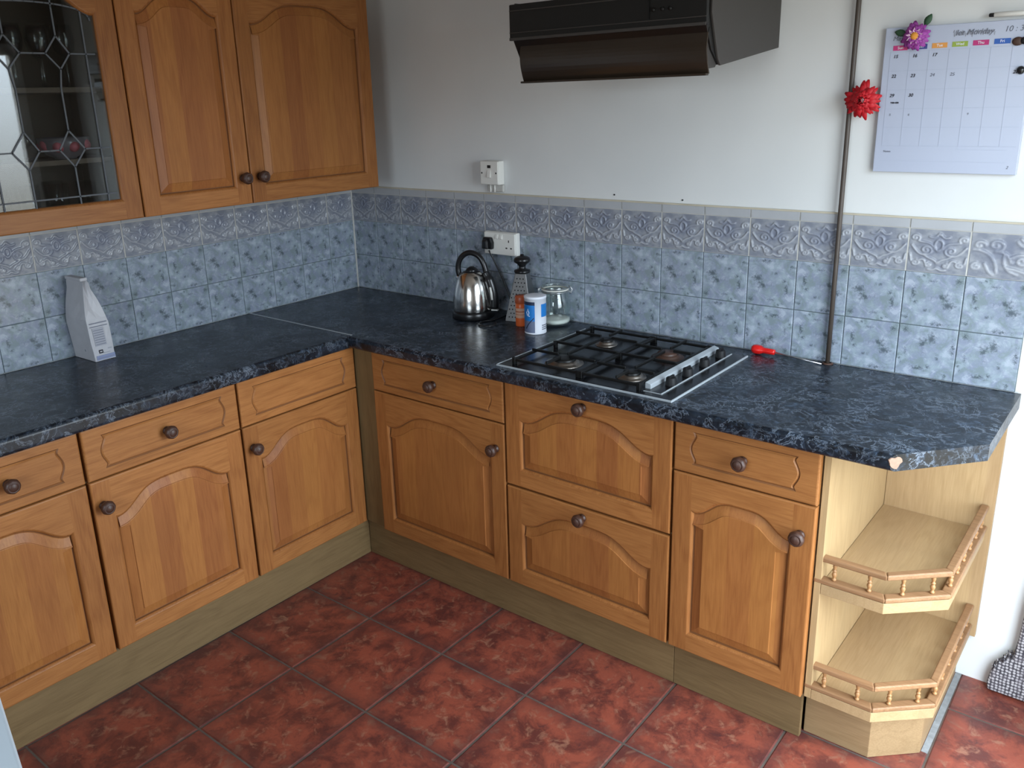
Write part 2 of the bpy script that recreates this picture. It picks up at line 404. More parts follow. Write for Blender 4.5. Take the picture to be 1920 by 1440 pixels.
# walls (with real openings for the daylight)
def wall_with_hole(name, axis, pos, a0, a1, z1, h0, h1, hz0, hz1, t):
    m = MB()
    def bx(p0, p1, q0, q1):
        if axis == 'x': m.box(pos, pos+t, p0, p1, q0, q1)
        else: m.box(p0, p1, pos-t, pos, q0, q1)
    bx(a0, h0, 0, z1); bx(h1, a1, 0, z1)
    if hz0 > 0: bx(h0, h1, 0, hz0)
    bx(h0, h1, hz1, z1)
    return struct(m.build(name, 'far_wall'))
struct(MB().box(-.12, RX, 0, .12, 0, 2.45).build('wall_back', 'wall'))
struct(MB().box(-.12, 0, FY, 0, 0, 2.45).build('wall_left', 'wall'))
wall_with_hole('wall_right', 'x', RX, FY, .12, 2.45, DOOR_Y0, DOOR_Y1, DOOR_Z0, DOOR_Z1, .12)
wall_with_hole('wall_front', 'y', FY, -.12, RX+.12, 2.45, WIN_X0, WIN_X1, WIN_Z0, WIN_Z1, .12)
struct(MB().box(-.12, RX+.12, FY-.12, .12, 2.45, 2.53).build('ceiling', 'ceiling'))
# glazed door and window frames in the openings
def frame(name, axis, pos, a0, a1, z0, z1, bars):
    m = MB(); w_ = .06
    def bx(p0, p1, q0, q1):
        if axis == 'x': m.box(pos, pos+.05, p0, p1, q0, q1)
        else: m.box(p0, p1, pos-.05, pos, q0, q1)
    bx(a0, a0+w_, z0, z1); bx(a1-w_, a1, z0, z1); bx(a0+w_, a1-w_, z0, z0+w_); bx(a0+w_, a1-w_, z1-w_, z1)
    for b in bars: bx(b-.04, b+.04, z0+w_, z1-w_)
    return struct(m.build(name, 'white_plastic', bevel=.004))
frame('door_1', 'x', RX+.005, DOOR_Y0, DOOR_Y1, DOOR_Z0, DOOR_Z1, [])
frame('window_1', 'y', FY-.005, WIN_X0, WIN_X1, WIN_Z0, WIN_Z1, [2.22])
# floor: individually laid tiles in one mesh
def make_floor():
    m = MB(); m.box(-.12, RX+.12, FY-.12, .12, -.05, -.0022, 1)
    s, a = .3361, .0077; ox, oy = .9069, -.8698; g = .0028; th = .0022
    rnd = random.Random(3)
    for i in range(-4, 11):
        for j in range(-4, 12):
            def P(u, v): return (ox+s*((i+u)*cos(a)+(j+v)*sin(a)), oy+s*((i+u)*sin(a)-(j+v)*cos(a)))
            e = g/s; e2 = e+.0035/s
            du, dv, r = rnd.random()*40, rnd.random()*40, rnd.randrange(4)
            lo = [P(e, e), P(1-e, e), P(1-e, 1-e), P(e, 1-e)]; hi = [P(e2, e2), P(1-e2, e2), P(1-e2, 1-e2), P(e2, 1-e2)]
            if min(p[0] for p in lo) < -.1 or max(p[0] for p in lo) > RX+.1 or min(p[1] for p in lo) < FY-.1 or max(p[1] for p in lo) > .45: continue
            lo = [(x, min(y, .1)) for x, y in lo]; hi = [(x, min(y, .1)) for x, y in hi]
            def U(u, v):
                for _ in range(r): u, v = 1-v, u
                return (u, v, u+du, v+dv)
            cu = [U(0, 0), U(1, 0), U(1, 1), U(0, 1)]
            b = m.add([(x, y, -th) for x, y in lo]+[(x, y, 0) for x, y in hi])
            m.face([b+7, b+6, b+5, b+4], 0, [cu[3], cu[2], cu[1], cu[0]])
            for k in range(4):
                k2 = (k+1) % 4; m.face([b+k2, b+k, b+4+k, b+4+k2], 0, [cu[k2], cu[k], cu[k], cu[k2]])
    # UVMap holds offset coords, 'tile' holds 0..1: swap so noise uses the offset map
    o = m.build('floor', ['floor', 'floor_grout']); struct(o); return o
fl = make_floor()
for n_ in M['floor'].node_tree.nodes:
    if n_.type == 'UVMAP' and not n_.uv_map: n_.uv_map = 'UVMap'

# --- splashback tiles -------------------------------------------------------
def scroll_curves(variant):
    """sampled polylines (u, v in 0..1) of the embossed ornament"""
    L = []
    def spiral(cx, cy, r0, a0, turns, sgn=1, n=60, rr=.12):
        return [(cx+(r0*(1-t*(1-rr)))*cos(a0+sgn*2*pi*turns*t), cy+(r0*(1-t*(1-rr)))*sin(a0+sgn*2*pi*turns*t)) for t in [k/(n-1) for k in range(n)]]
    def bez(p0, p1, p2, p3, n=30):
        return [tuple((1-t)**3*p0[i]+3*(1-t)**2*t*p1[i]+3*(1-t)*t*t*p2[i]+t**3*p3[i] for i in (0, 1)) for t in [k/(n-1) for k in range(n)]]
    if variant == 0:
        half = [spiral(.30, .52, .115, -pi*.6, 1.5), spiral(.10, .80, .085, -pi*.3, 1.3, 1), spiral(.13, .20, .075, pi*.4, 1.3, -1),
                spiral(.37, .17, .06, pi*.6, 1.2, 1), bez((.26, .41), (.36, .30), (.45, .33), (.5, .22)), bez((.05, .62), (.13, .48), (.2, .38), (.28, .41)),
                bez((.16, .73), (.25, .68), (.38, .74), (.44, .55)), bez((.5, .92), (.44, .82), (.42, .80), (.34, .84)), bez((.5, .50), (.42, .60), (.42, .72), (.5, .78)),
                bez((.20, .27), (.3, .34), (.3, .2), (.33, .12)), bez((.5, .10), (.46, .05), (.42, .04), (.36, .06)), bez((.02, .40), (.06, .33), (.03, .3), (.06, .24))]
        for c in half: L.append(c); L.append([(1-u, v) for u, v in c])
    else:
        L += [spiral(.40, .74, .14, -pi*.5, 1.4), spiral(.80, .42, .15, pi*.9, 1.5, -1), spiral(.14, .72, .10, 0, 1.1), spiral(.12, .22, .09, pi/2, 1.3),
              bez((.05, .62), (.3, .60), (.42, .45), (.45, .1)), bez((.40, .60), (.55, .62), (.62, .5), (.66, .36)), bez((.55, .55), (.5, .35), (.6, .15), (.75, .1)),
              bez((.7, .85), (.78, .7), (.88, .7), (.95, .85)), bez((.75, .92), (.82, .8), (.9, .8), (.94, .93)), bez((.25, .3), (.3, .15), (.33, .1), (.4, .05)), bez((.6, .25), (.7, .2), (.8, .2), (.9, .12))]
    return L
def relief_grid(variant, nu, nv, aspect):
    import numpy as np
    P = np.array([p for c in scroll_curves(variant) for p in c]); w_ = .0155 if variant == 0 else .019
    g = np.zeros((nv+1, nu+1))
    for j in range(nv+1):
        for i in range(nu+1):
            u, v = i/nu, j/nv
            d2 = ((P[:, 0]-u)**2+((P[:, 1]-v)*aspect)**2).min()
            e = min(u, 1-u, v, 1-v)
            g[j, i] = math.exp(-d2/w_**2)*min(1, e/.03)
    return g
RG = {0: relief_grid(0, 60, 48, .8), 1: relief_grid(1, 46, 36, .8)}
def splashback(name, length, tox, backname_rot, first, last_variant, cut_end=0):
    """built along local x from 0 to length, facing -y, then rotated"""
    m = MB(); relief = []
    T = .007; g = .0011
    rnd = random.Random(11 if first else 12)
    n = int(math.ceil(length/TW-1e-6))
    m.box(0, length, -.0062, 0, Z2, Z3-.001, 1); m.box(0, length, -.004, 0, .9105, Z2, 2)
    m.box(0, length, -.0075, 0, Z3-.001, Z3+.004, 3)
    for k in range(n):
        x0, x1 = k*TW+g, min((k+1)*TW, length)-g
        for r, (z0, z1) in enumerate(((.9105, Z1), (Z1, Z2))):
            zz0, zz1 = z0+g, z1-g; rot = rnd.choice((0, 0, 0, 2)) if r else rnd.choice((0, 2, 2, 1, 3))
            du, dv = rnd.random()*50, rnd.random()*50
            fr = (x1-x0+2*g)/TW
            def U(u, v):
                uu = u*fr
                for _ in range(rot): uu, v = 1-v, uu
                return (uu, v, uu+du, v+dv)
            b_ = .0016
            lo = [(x0, zz0), (x1, zz0), (x1, zz1), (x0, zz1)]; hi = [(x0+b_, zz0+b_), (x1-b_, zz0+b_), (x1-b_, zz1-b_), (x0+b_, zz1-b_)]
            cu = [U(0, 0), U(1, 0), U(1, 1), U(0, 1)]
            b = m.add([(x, -.0035, z) for x, z in lo]+[(x, -T+.001, z) for x, z in lo]+[(x, -T, z) for x, z in hi])
            m.face([b+8, b+9, b+10, b+11], 0, cu)
            for q in range(4):
                q2 = (q+1) % 4
                m.face([b+4+q, b+4+q2, b+8+q2, b+8+q], 0, [cu[q], cu[q2], cu[q2], cu[q]])
                m.face([b+q, b+q2, b+4+q2, b+4+q], 0, [cu[q], cu[q2], cu[q2], cu[q]])
        # embossed tile
        var = 1 if (last_variant and k == n-1) else 0
        G = RG[var]; nv, nu = G.shape[0]-1, G.shape[1]-1
        x0 += .0012; x1 -= .0012
        zl, zh = Z2+g+.002, Z3-.029
        b = len(m.v); fr = (x1-x0)/(TW-2*g)
        du, dv = rnd.random()*50, rnd.random()*50
        for j in range(nv+1):
            for i in range(nu+1):
                u = i/nu*fr; gi = min(int(round(u*nu)), nu)
                h = G[j, gi]
                m.v.append((x0+(x1-x0)*i/nu, -T-.0034*h, zl+(zh-zl)*j/nv)); relief.append((len(m.v)-1, h))
        for j in range(nv):
            for i in range(nu):
                a = b+j*(nu+1)+i
                uv = [(x_/nu, y_/nv, x_/nu+du, y_/nv+dv) for x_, y_ in ((i, j), (i+1, j), (i+1, j+1), (i, j+1))]
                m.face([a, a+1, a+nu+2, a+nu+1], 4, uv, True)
        # sides of the relief field, top border band with a step
        m.box(x0, x1, -T, -.0035, zl-.002, zl, 4); m.box(x0, x1, -T, -.0035, zh, zh+.0005, 4)
        m.box(x0, x1, -T-.0025, -.0035, zh+.0035, Z3-g, 5)
        m.box(x0, x0+.0003, -T, -.0035, zl, zh, 4); m.box(x1-.0003, x1, -T, -.0035, zl, zh, 4)
        m.box(x0, x1, -T+.0015, -.0035, zh, zh+.0035, 2)
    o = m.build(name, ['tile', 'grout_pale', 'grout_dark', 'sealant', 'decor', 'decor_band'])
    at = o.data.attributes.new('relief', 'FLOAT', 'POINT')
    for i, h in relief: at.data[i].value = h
    struct(o); return o
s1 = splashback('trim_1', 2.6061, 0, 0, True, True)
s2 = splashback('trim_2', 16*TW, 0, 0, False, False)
# left wall: tiles run from the corner towards -y, facing +x  (mirror the run so the count starts in the corner)
s2.rotation_euler = (0, 0, rad(90)); s2.location = (0, -16*TW, 0)
# pale corner sealant and worktop-wall bead
m = MB(); m.box(.0002, .010, -.0145, -.0075, .912, Z3); struct(m.build('trim_3', 'grout_pale'))

# ================================================================ CABINET PARTS
def arch_outline(x0, x1, z0, zs, H, n=34):
    """ccw outline: bottom-left, bottom-right, then the arched top right-to-left"""
    pts = [(x0, z0), (x1, z0)]; xc = (x0+x1)/2; hw = (x1-x0)/2
    for k in range(n+1):
        t = 1-2*k/n; a = min(abs(t)/.90, 1)
        s = .5*(1+cos(pi*a**1.9)) if a < 1 else 0
        s += .0
        dip = -.07*math.exp(-((abs(t)-.93)/.05)**2)
        pts.append((xc+t*hw, zs+H*(s+dip*.6)))
    return pts
def offset(pts, d):
    n = len(pts); out_ = []
    for i in range(n):
        p, q, r = Vector(pts[i-1]), Vector(pts[i]), Vector(pts[(i+1) % n])
        e1 = (q-p); e2 = (r-q)
        n1 = Vector((-e1.y, e1.x)).normalized(); n2 = Vector((-e2.y, e2.x)).normalized()
        b = (n1+n2); b = b/b.length; c = max(b.dot(n1), .5)
        out_.append(tuple(q+b*(d/c)))
    return out_
def fill(m, loops, y, mi):
    """planar fill in xz at given y, loops[0] outer, the rest holes"""
    tri = tessellate_polygon([[Vector((x, z, 0)) for x, z in L] for L in loops])
    flat = [p for L in loops for p in L]; b = m.add([(x, y, z) for x, z in flat])
    for t in tri: m.face([b+i for i in t], mi)
def door_mesh(w, h, glass=False, T=.020, bev=.040):
    """0 upright oak, 1 level oak, 2 panel, 3 groove grime"""
    m = MB(); st = .056; x0, x1 = st, w-st; hw = (x1-x0)/2
    H = min(.066, .36*hw); z0 = .056; zs = h-.054-H
    bev = min(bev, .40*hw)
    c = .004
    out_o = [(0, 0), (w, 0), (w, h), (0, h)]; out_i = [(c, c), (w-c, c), (w-c, h-c), (c, h-c)]
    # slab sides and rounded front lip
    b = m.add([(x, 0, z) for x, z in out_o]+[(x, -T+c, z) for x, z in out_o]+[(x, -T+.0012, z) for x, z in offset(out_o, c*.35)]+[(x, -T, z) for x, z in out_i])
    for r in range(3):
        for k in range(4):
            k2 = (k+1) % 4; m.face([b+4*r+k, b+4*r+k2, b+4*r+4+k2, b+4*r+4+k], 1 if k in (0, 2) else 0)
    pts = arch_outline(x0, x1, z0, zs, H)
    # stiles, rails
    y = -T
    m.poly([(c, y, c), (x0, y, c), (x0, y, h-c), (c, y, h-c)], 0); m.poly([(x1, y, c), (w-c, y, c), (w-c, y, h-c), (x1, y, h-c)], 0)
    m.poly([(x0, y, c), (x1, y, c), (x1, y, z0), (x0, y, z0)], 1)
    top = pts[2:]
    for (xa, za), (xb, zb) in zip(top[:-1], top[1:]): m.poly([(xb, y, zb), (xa, y, za), (xa, y, h-c), (xb, y, h-c)], 1)
    # hairline joints between stile and rail
    rings = [(0, 0, 0), (.0025, .0008, 0), (.0055, .0035, 0), (.0075, .0070, 0)]
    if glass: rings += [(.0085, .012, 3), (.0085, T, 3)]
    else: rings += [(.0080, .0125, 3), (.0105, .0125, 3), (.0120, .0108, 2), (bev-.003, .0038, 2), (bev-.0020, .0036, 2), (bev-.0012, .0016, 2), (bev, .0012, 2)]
    prev = None
    for d, dy, mi in rings:
        q = offset(pts, d); b = m.add([(x, -T+dy, z) for x, z in q])
        if prev is not None:
            n = len(q)
            for k in range(n): k2 = (k+1) % n; m.face([prev+k, prev+k2, b+k2, b+k], mi)
        prev = b; last = (q, dy)
    if not glass:
        fill(m, [last[0]], -T+last[1], 2)
        m.poly([(0, 0, 0), (0, 0, h), (w, 0, h), (w, 0, 0)], 0)
    return m, pts
def drawer_mesh(w, h, T=.020):
    m = MB(); c = .0045
    oo = [(0, 0), (w, 0), (w, h), (0, h)]; oi = [(c, c), (w-c, c), (w-c, h-c), (c, h-c)]
    b = m.add([(x, 0, z) for x, z in oo]+[(x, -T+c, z) for x, z in oo]+[(x, -T+.0013, z) for x, z in offset(oo, c*.35)]+[(x, -T, z) for x, z in oi])
    for r in range(3):
        for k in range(4): k2 = (k+1) % 4; m.face([b+4*r+k, b+4*r+k2, b+4*r+4+k2, b+4*r+4+k], 0)
    xa, xb, za, zb = .066, w-.066, .030, h-.030; pts = []
    def end(xe, sg, up):
        n = 18; res = []
        for k in range(n+1):
            s = -1+2*k/n; bump = (.5+.5*cos(pi*s))**.8*.016+(.006*math.exp(-((abs(s)-1)/.12)**2))
            res.append((xe+sg*bump, (za+zb)/2+s*(zb-za)/2))
        return res if up else res[::-1]
    pts = end(xb, 1, True)+end(xa, -1, False)
    ws = .0038
    o1 = offset(pts, -ws); i1 = offset(pts, ws); mid = pts
    fill(m, [oi, o1[::-1]], -T, 0); fill(m, [i1], -T, 0)
    n = len(pts); b1 = m.add([(x, -T, z) for x, z in o1]); b2 = m.add([(x, -T+.0036, z) for x, z in mid]); b3 = m.add([(x, -T, z) for x, z in i1])
    for k in range(n):
        k2 = (k+1) % n; m.face([b1+k, b1+k2, b2+k2, b2+k], 1); m.face([b2+k, b2+k2, b3+k2, b3+k], 0)
    m.poly([(0, 0, 0), (0, 0, h), (w, 0, h), (w, 0, 0)], 0)
    return m
KM = MB(); KM.lathe([(0, 0), (.0115, 0), (.0115, -.003), (.0085, -.006), (.0080, -.010), (.0120, -.014), (.0168, -.020), (.0182, -.026), (.0172, -.0315), (.0140, -.0355), (.0125, -.0362), (.0118, -.0350), (.0100, -.0375), (.0055, -.0395), (0, -.040)], seg=32, axis='y', flute=.018, fn=8)
knob0 = KM.build('knob_source', 'knob'); KME = knob0.data; bpy.data.objects.remove(knob0, do_unlink=True); KME.name = 'knob'
def knob(parent, x, z, T=.020):
    o = bpy.data.objects.new('knob', KME); C.objects.link(o); o.parent = parent; o.location = (x, -T, z); o.scale = (1.13, 1.05, 1.13); return o
def add_door(par, x, z, w, h, kx=None, kz=None, y=0, name='door'):
    m, _ = door_mesh(w, h); o = m.build(name, ['oak_v', 'oak_h', 'oak_p', 'oak_groove'], par, loc=(x, y, z))
    if kx is not None: knob(o, kx, kz)
    return o
def add_drawer(par, x, z, w, h, kx=None, kz=None, y=0):
    o = drawer_mesh(w, h).build('drawer', ['oak_h', 'oak_groove'], par, loc=(x, y, z))
    if kx is not None: knob(o, kx, kz)
    return o
g_ = .0025
def base_unit(name, label, loc, rz, w, kind, depth, dk=None, kn=None, drawer_knob=True, zsplit=.713, ztop=.865):
    """local: x across, fronts' back face at y=0, carcass behind (+y)"""
    t = thing(name, label, 'cabinet', loc, rz)
    MB().box(.001, w-.001, .0015, depth, .152, .861).build('carcass', 'olive_z', t)
    if kind == 'drawer_door':
        add_drawer(t, g_, zsplit+.004, w-2*g_, ztop-zsplit-.004, (w-2*g_)/2+(kn or 0) if drawer_knob else None, (ztop-zsplit-.004)/2)
        add_door(t, g_, .153, w-2*g_, zsplit-.153, dk[0], dk[1]-.153)
    else:
        for z0, z1 in ((.153, .506), (.513, .865)):
            add_door(t, g_, z0, w-2*g_, z1-z0, (w-2*g_)/2, z1-z0-.030, name='drawer')
    return t
YF = -.567   # back face of the fronts, right-hand run (their faces at -.587)
XF = .577    # same for the left-hand run (faces at .597)
base_unit('base_cabinet', 'oak base cabinet with drawer and arched door, left of the two deep hob drawers', (.697, YF, 0), 0, .606, 'drawer_door', .545, (.566, .624))
base_unit('drawer_cabinet', 'oak cabinet of two deep arched drawers below the gas hob', (1.305, YF, 0), 0, .590, 'two_drawers', .545)
base_unit('base_cabinet', 'narrow oak base cabinet with drawer and door, beside the open end shelves', (1.897, YF, 0), 0, .398, 'drawer_door', .545, (.358, .629))
base_unit('base_cabinet', 'oak base cabinet whose drawer front has no knob, left of the inner corner', (XF, -1.077, 0), rad(90), .502, 'drawer_door', .56, (.031, .624), drawer_knob=False, zsplit=.700, ztop=.859)
base_unit('base_cabinet', 'oak base cabinet second from the inner corner along the left wall, below the paper bag', (XF, -1.588, 0), rad(90), .508, 'drawer_door', .56, (.028, .624), zsplit=.700, ztop=.859)
base_unit('base_cabinet', 'oak base cabinet at the left edge, below the glazed wall cabinet, farthest from the corner', (XF, -2.100, 0), rad(90), .508, 'drawer_door', .56, (.028, .624), kn=.056, zsplit=.700, ztop=.859)
# corner filler post
t = thing('corner_post', 'olive brown veneered filler post in the inner corner between the two cabinet runs', 'filler post', (.58, -.57, 0))
MB().box(.006, .112, 0, .016, .152, .8605).build('front_board', 'olive_z', t, bevel=.001)
MB().box(0, .0055, 0.002, .012, .152, .8605).build('side_board', 'olive_z', t)
# plinths
def plinth(label, x0, x1, y0, y1, grp=None):
    o = MB().box(x0, x1, y0, y1, .001, .1505).build('plinth', 'olive_x' if x1-x0 > .1 else 'olive_y', bevel=.0008); tag(o, label, 'plinth'); return o
M['olive_y'] = wood('olive oak veneer along y', (.205, .135, .062, 1), (.150, .096, .042, 1), 'y', rough=.5)
plinth('long veneered plinth board under the corner cabinet and the hob drawers', .5765, 1.904, -.553, -.537)
plinth('short veneered plinth board under the narrow cabinet beside the open shelves', 1.9055, 2.288, -.553, -.537)
plinth('veneered plinth board under the cabinets along the left wall', .560, .576, -2.1, -.5535)

# ================================================================ WORKTOPS
def worktop(name, label, pts, front, zb=.868):
    m = MB(); m.prism(pts, zb, .9098)
    me = m.build(name, ['worktop']); tag(me, label, 'worktop')
    bm = bmesh.new(); bm.from_mesh(me.data)
    es = [e for e in bm.edges if abs(e.verts[0].co.z-e.verts[1].co.z) < 1e-5 and front(e)]
    bmesh.ops.bevel(bm, geom=es, offset=.012, segments=5, profile=.5, affect='EDGES')
    bm.to_mesh(me.data); bm.free(); return me
wr = worktop('worktop', 'dark blue marbled worktop with the gas hob set in it and an angled end',
    [(.0075, -.0076), (.0075, -.5965), (.617, -.5965), (.6215, -.622), (2.458, -.622), (2.622, -.430), (2.622, -.0076)],
    lambda e: all(v.co.y < -.60 for v in e.verts) and min(v.co.x for v in e.verts) < 2.46 and abs(e.verts[0].co.y-e.verts[1].co.y) < .01)
m = MB(); cc = []
for k in range(14):
    a = 2*pi*k/14; rr = 1+.16*sin(3*a)+.10*cos(5*a); cc.append((.017*rr*cos(a), .0150*rr*sin(a)))
d_ = Vector((.164, .192)).normalized()
b1 = m.add([(2.4655+d_.x*u-.0006, -.6128+d_.y*u+.0006, .891+v_) for u, v_ in cc]); b2 = m.add([(2.4655+d_.x*u*.94+.0012, -.6128+d_.y*u*.94-.0014, .891+v_*.94) for u, v_ in cc])
for k in range(14): m.face([b1+k, b1+(k+1) % 14, b2+(k+1) % 14, b2+k])
m.face([b2+k for k in range(14)]); m.build('chipped_corner', 'chip', wr)
wl = worktop('worktop', 'dark blue marbled worktop along the left wall carrying the paper bag',
    [(.0075, -2.1), (.618, -2.1), (.618, -.5985), (.0075, -.5985)], lambda e: all(v.co.x > .61 for v in e.verts), .862)
m = MB(); m.box(.0085, .6175, -.6018, -.5938, .9100, .9114); js = m.build('joint_strip', 'strip', bevel=.0004)
tag(js, 'thin pale metal strip over the joint between the two dark worktops', 'joint strip')

# ================================================================ OPEN END SHELVES
t = thing('end_shelf_unit', 'pale oak open end unit with two angled galleried shelves under the worktop end', 'shelf unit', (2.297, 0, 0))
MB().box(0, .017, -.570, -.004, .1505,   .8670).build('side_panel', 'ply_v', t, bevel=.0008)
MB().box(.018, .306, -.020, -.003, .150,   .8670).build('back_panel', 'ply_v', t, bevel=.0008)
m = MB(); m.prism([(-.008, -.003), (-.008, -.520), (.163, -.520), (.268, -.420), (.268, -.003)], .001, .149)
m.build('base', 'base_oak', t, bevel=.001)
ax, ay = .170, -.570; bx_, by = .293, -.457
def gallery(z):
    outl = [(.0178, -.0205), (.0178, ay), (ax, ay), (bx_, by), (bx_, -.0205)]
    sb = MB().prism(outl, z-.030, z-.001).build('shelf_board', 'ply_y', t, bevel=.001)
    path = [(-.002, ay+.012), (ax-.003, ay+.012), (bx_-.010, by+.008), (bx_-.010, -.022)]
    def strip(zc, hh, ww, name, par, mat='rail'):
        mm = MB(); n = len(path); L = []; R_ = []
        for i, p in enumerate(path):
            p = Vector(p); d1 = (p-Vector(path[i-1])).normalized() if i else (Vector(path[1])-p).normalized()
            d2 = (Vector(path[i+1])-p).normalized() if i < n-1 else d1
            nn = Vector((-(d1+d2).y, (d1+d2).x)).normalized(); c = nn.dot(Vector((-d1.y, d1.x)))
            L.append(p+nn*ww/c); R_.append(p-nn*ww/c)
        for i in range(n-1):
            q = [L[i], L[i+1], R_[i+1], R_[i]]
            mm.prism([tuple(v) for v in q], zc-hh, zc+hh)
        return mm.build(name, mat, par, bevel=.004, seg=3)
    strip(z+.006, .0068, .013, 'bottom_rail', sb)
    strip(z+.068, .0075, .0105, 'top_rail', sb)
    pr = [(.0035, .0125), (.0058, .015), (.0058, .018), (.0032, .020), (.0052, .026), (.0066, .031), (.0045, .036), (.0032, .038), (.0058, .040), (.0058, .042), (.0032, .044), (.0046, .050), (.0056, .054), (.0040, .059), (.0038, .062)]
    me = MB().lathe(pr, seg=14).build('spindle', 'spindle', sb, loc=(0, 0, z)); first = True
    def put(x, y):
        nonlocal first
        if first: o = me; first = False
        else: o = me.copy(); C.objects.link(o); o.parent = sb
        o.location = (x, y, z)
    put(.045, ay+.012); put(.130, ay+.012)
    for f in (.28, .76): put(ax-.003+(bx_-.010-ax+.003)*f, ay+.012+(by+.008-ay-.012)*f)
    for k in range(6): put(bx_-.010, by+.040+k*.074)
gallery(.500); gallery(.180)

# ================================================================ WALL CABINETS
UX = .3165; UZ, UH = 1.384, .72
def wall_unit(name, label, y0, w, kx, glazed=False):
    t = thing(name, label, 'wall cabinet', (UX, y0, UZ), rad(90))
    if not glazed:
        MB().box(.001, w-.001, .0015, .315, .004, UH).build('carcass', 'oak_v', t)
        add_door(t, g_/2, 0, w-g_, UH, kx, .089)
    return t
wall_unit('wall_cabinet', 'wide oak wall cabinet with arched door nearest the back wall, knob at its lower left', -.750, .603, .036)
wall_unit('wall_cabinet', 'narrow oak wall cabinet with arched door between the glazed cabinet and the corner one', -1.157, .406, .372)
w_ = .513
t = wall_unit('glazed_wall_cabinet', 'oak wall cabinet with leaded glass door showing glasses inside, at the top left', -1.672, w_, None, True)
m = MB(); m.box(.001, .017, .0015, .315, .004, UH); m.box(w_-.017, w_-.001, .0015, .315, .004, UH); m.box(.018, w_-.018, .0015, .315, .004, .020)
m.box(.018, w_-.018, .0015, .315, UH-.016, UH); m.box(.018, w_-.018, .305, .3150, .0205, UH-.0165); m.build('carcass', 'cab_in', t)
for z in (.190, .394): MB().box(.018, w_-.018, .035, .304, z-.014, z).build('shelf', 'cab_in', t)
dm, dpts = door_mesh(w_-g_, UH, True); d = dm.build('door', ['oak_v', 'oak_h', 'oak_p', 'oak_groove'], t, loc=(g_/2, 0, 0))
pm = MB(); q = offset(dpts, .0082); pm.prism(q, -.011, -.008, axis='y'); pn = pm.build('glass_pane', 'pane', d)
# leading on the pane (local door coords: x = y_world + 1.672, z = z_world - UZ)
lead = MB(); xc = -1.4125+1.672
def seg(*pts):
    pts = [(p[0]+1.672, p[1]-UZ) for p in pts]
    for (xa, za), (xb, zb) in zip(pts[:-1], pts[1:]):
        for s in ((1,), (-1,)):
            A = Vector((xa, za)); B = Vector((xb, zb))
            if s[0] < 0: A.x = 2*xc-A.x; B.x = 2*xc-B.x
            dd = (B-A).normalized(); nn = Vector((-dd.y, dd.x))*.0021; A = A-dd*.001; B = B+dd*.001
            lead.prism([tuple(A+nn), tuple(A-nn), tuple(B-nn), tuple(B+nn)], -.0135, -.0105, axis='y')
seg((-1.262, 1.448), (-1.262, 2.02)); seg((-1.4125, 1.469), (-1.236, 1.469))
seg((-1.236, 1.868), (-1.31, 1.868), (-1.342, 1.826), (-1.350, 1.774), (-1.350, 1.658), (-1.384, 1.604), (-1.4125, 1.604))
seg((-1.31, 1.868), (-1.342, 1.915), (-1.342, 1.992)); seg((-1.342, 1.826), (-1.378, 1.868), (-1.4125, 1.868)); seg((-1.378, 1.868), (-1.342, 1.915))
seg((-1.384, 1.604), (-1.348, 1.555), (-1.348, 1.446)); seg((-1.348, 1.555), (-1.310, 1.604), (-1.236, 1.604)); seg((-1.350, 1.658), (-1.310, 1.604))
ar = [(-1.4125+(.1765)*sin(a), 1.960+.042*(1-(a/(pi/2))**2.2)) for a in [k*pi/2/10 for k in range(11)]]
seg(*[(x, z) for x, z in ar])
seg((-1.342, 1.992), (-1.342, 2.04))
lead.build('leading', 'lead', d)
# things inside the glazed cabinet
def world_in(x, y, z): return (x, y, z)
def tumbler(label, grp):
    m = MB(); m.lathe([(0, 0), (.026, 0), (.031, .10), (.0295, .10), (.0247, .006), (0, .006)], seg=24); o = m.build('glass_tumbler', 'glass'); tag(o, label, 'glass', grp); return o
def stem(label, grp):
    m = MB(); m.lathe([(0, .001), (.031, 0), (.031, .0015), (.006, .005), (.0035, .012), (.0035, .075), (.010, .084), (.028, .105), (.033, .135), (.029, .175), (.028, .175), (.032, .135), (.027, .107), (.006, .088), (0, .088)], seg=24)
    o = m.build('wine_glass', 'glass'); tag(o, label, 'glass', grp); return o
g1 = stem('clear wine glass on the top shelf behind the leaded door', 'wine glasses on the upper shelf of the glazed cabinet')
for i, (x, y) in enumerate(((.22, -1.27), (.23, -1.345), (.21, -1.415), (.235, -1.49), (.14, -1.31), (.13, -1.385), (.14, -1.455), (.14, -1.53))):
    o = g1 if i == 0 else g1.copy()
    if i: C.objects.link(o)
    o.location = (x, y, UZ+.3945)
g2 = tumbler('clear tumbler on the floor of the glazed cabinet', 'tumblers at the bottom of the glazed cabinet')
for i, (x, y) in enumerate(((.22, -1.275), (.24, -1.37), (.23, -1.45), (.23, -1.53), (.12, -1.33), (.12, -1.42))):
    o = g2 if i == 0 else g2.copy()
    if i: C.objects.link(o)
    o.location = (x, y, UZ+.0205)
t = thing('china_bowl', 'rose patterned china bowl on the middle shelf of the glazed cabinet', 'bowl', (.235, -1.325, UZ+.1905))
MB().lathe([(0, 0), (.030, 0), (.031, .004), (.052, .014), (.068, .036), (.072, .062), (.070, .063), (.066, .037), (.050, .017), (.022, .008), (0, .007)], seg=36).build('bowl_body', 'china', t)
m = MB()
for k in range(9):
    a = k*2*pi/9; m.sphere((.058*cos(a), .058*sin(a), .038+.006*(k % 2)), .0175, 12, 8, sc=(1, 1, 1))
m.build('rose_pattern', 'rose', t)
t = thing('stemmed_glass', 'short stemmed glass left of the rose bowl in the glazed cabinet', 'glass', (.22, -1.43, UZ+.1905))
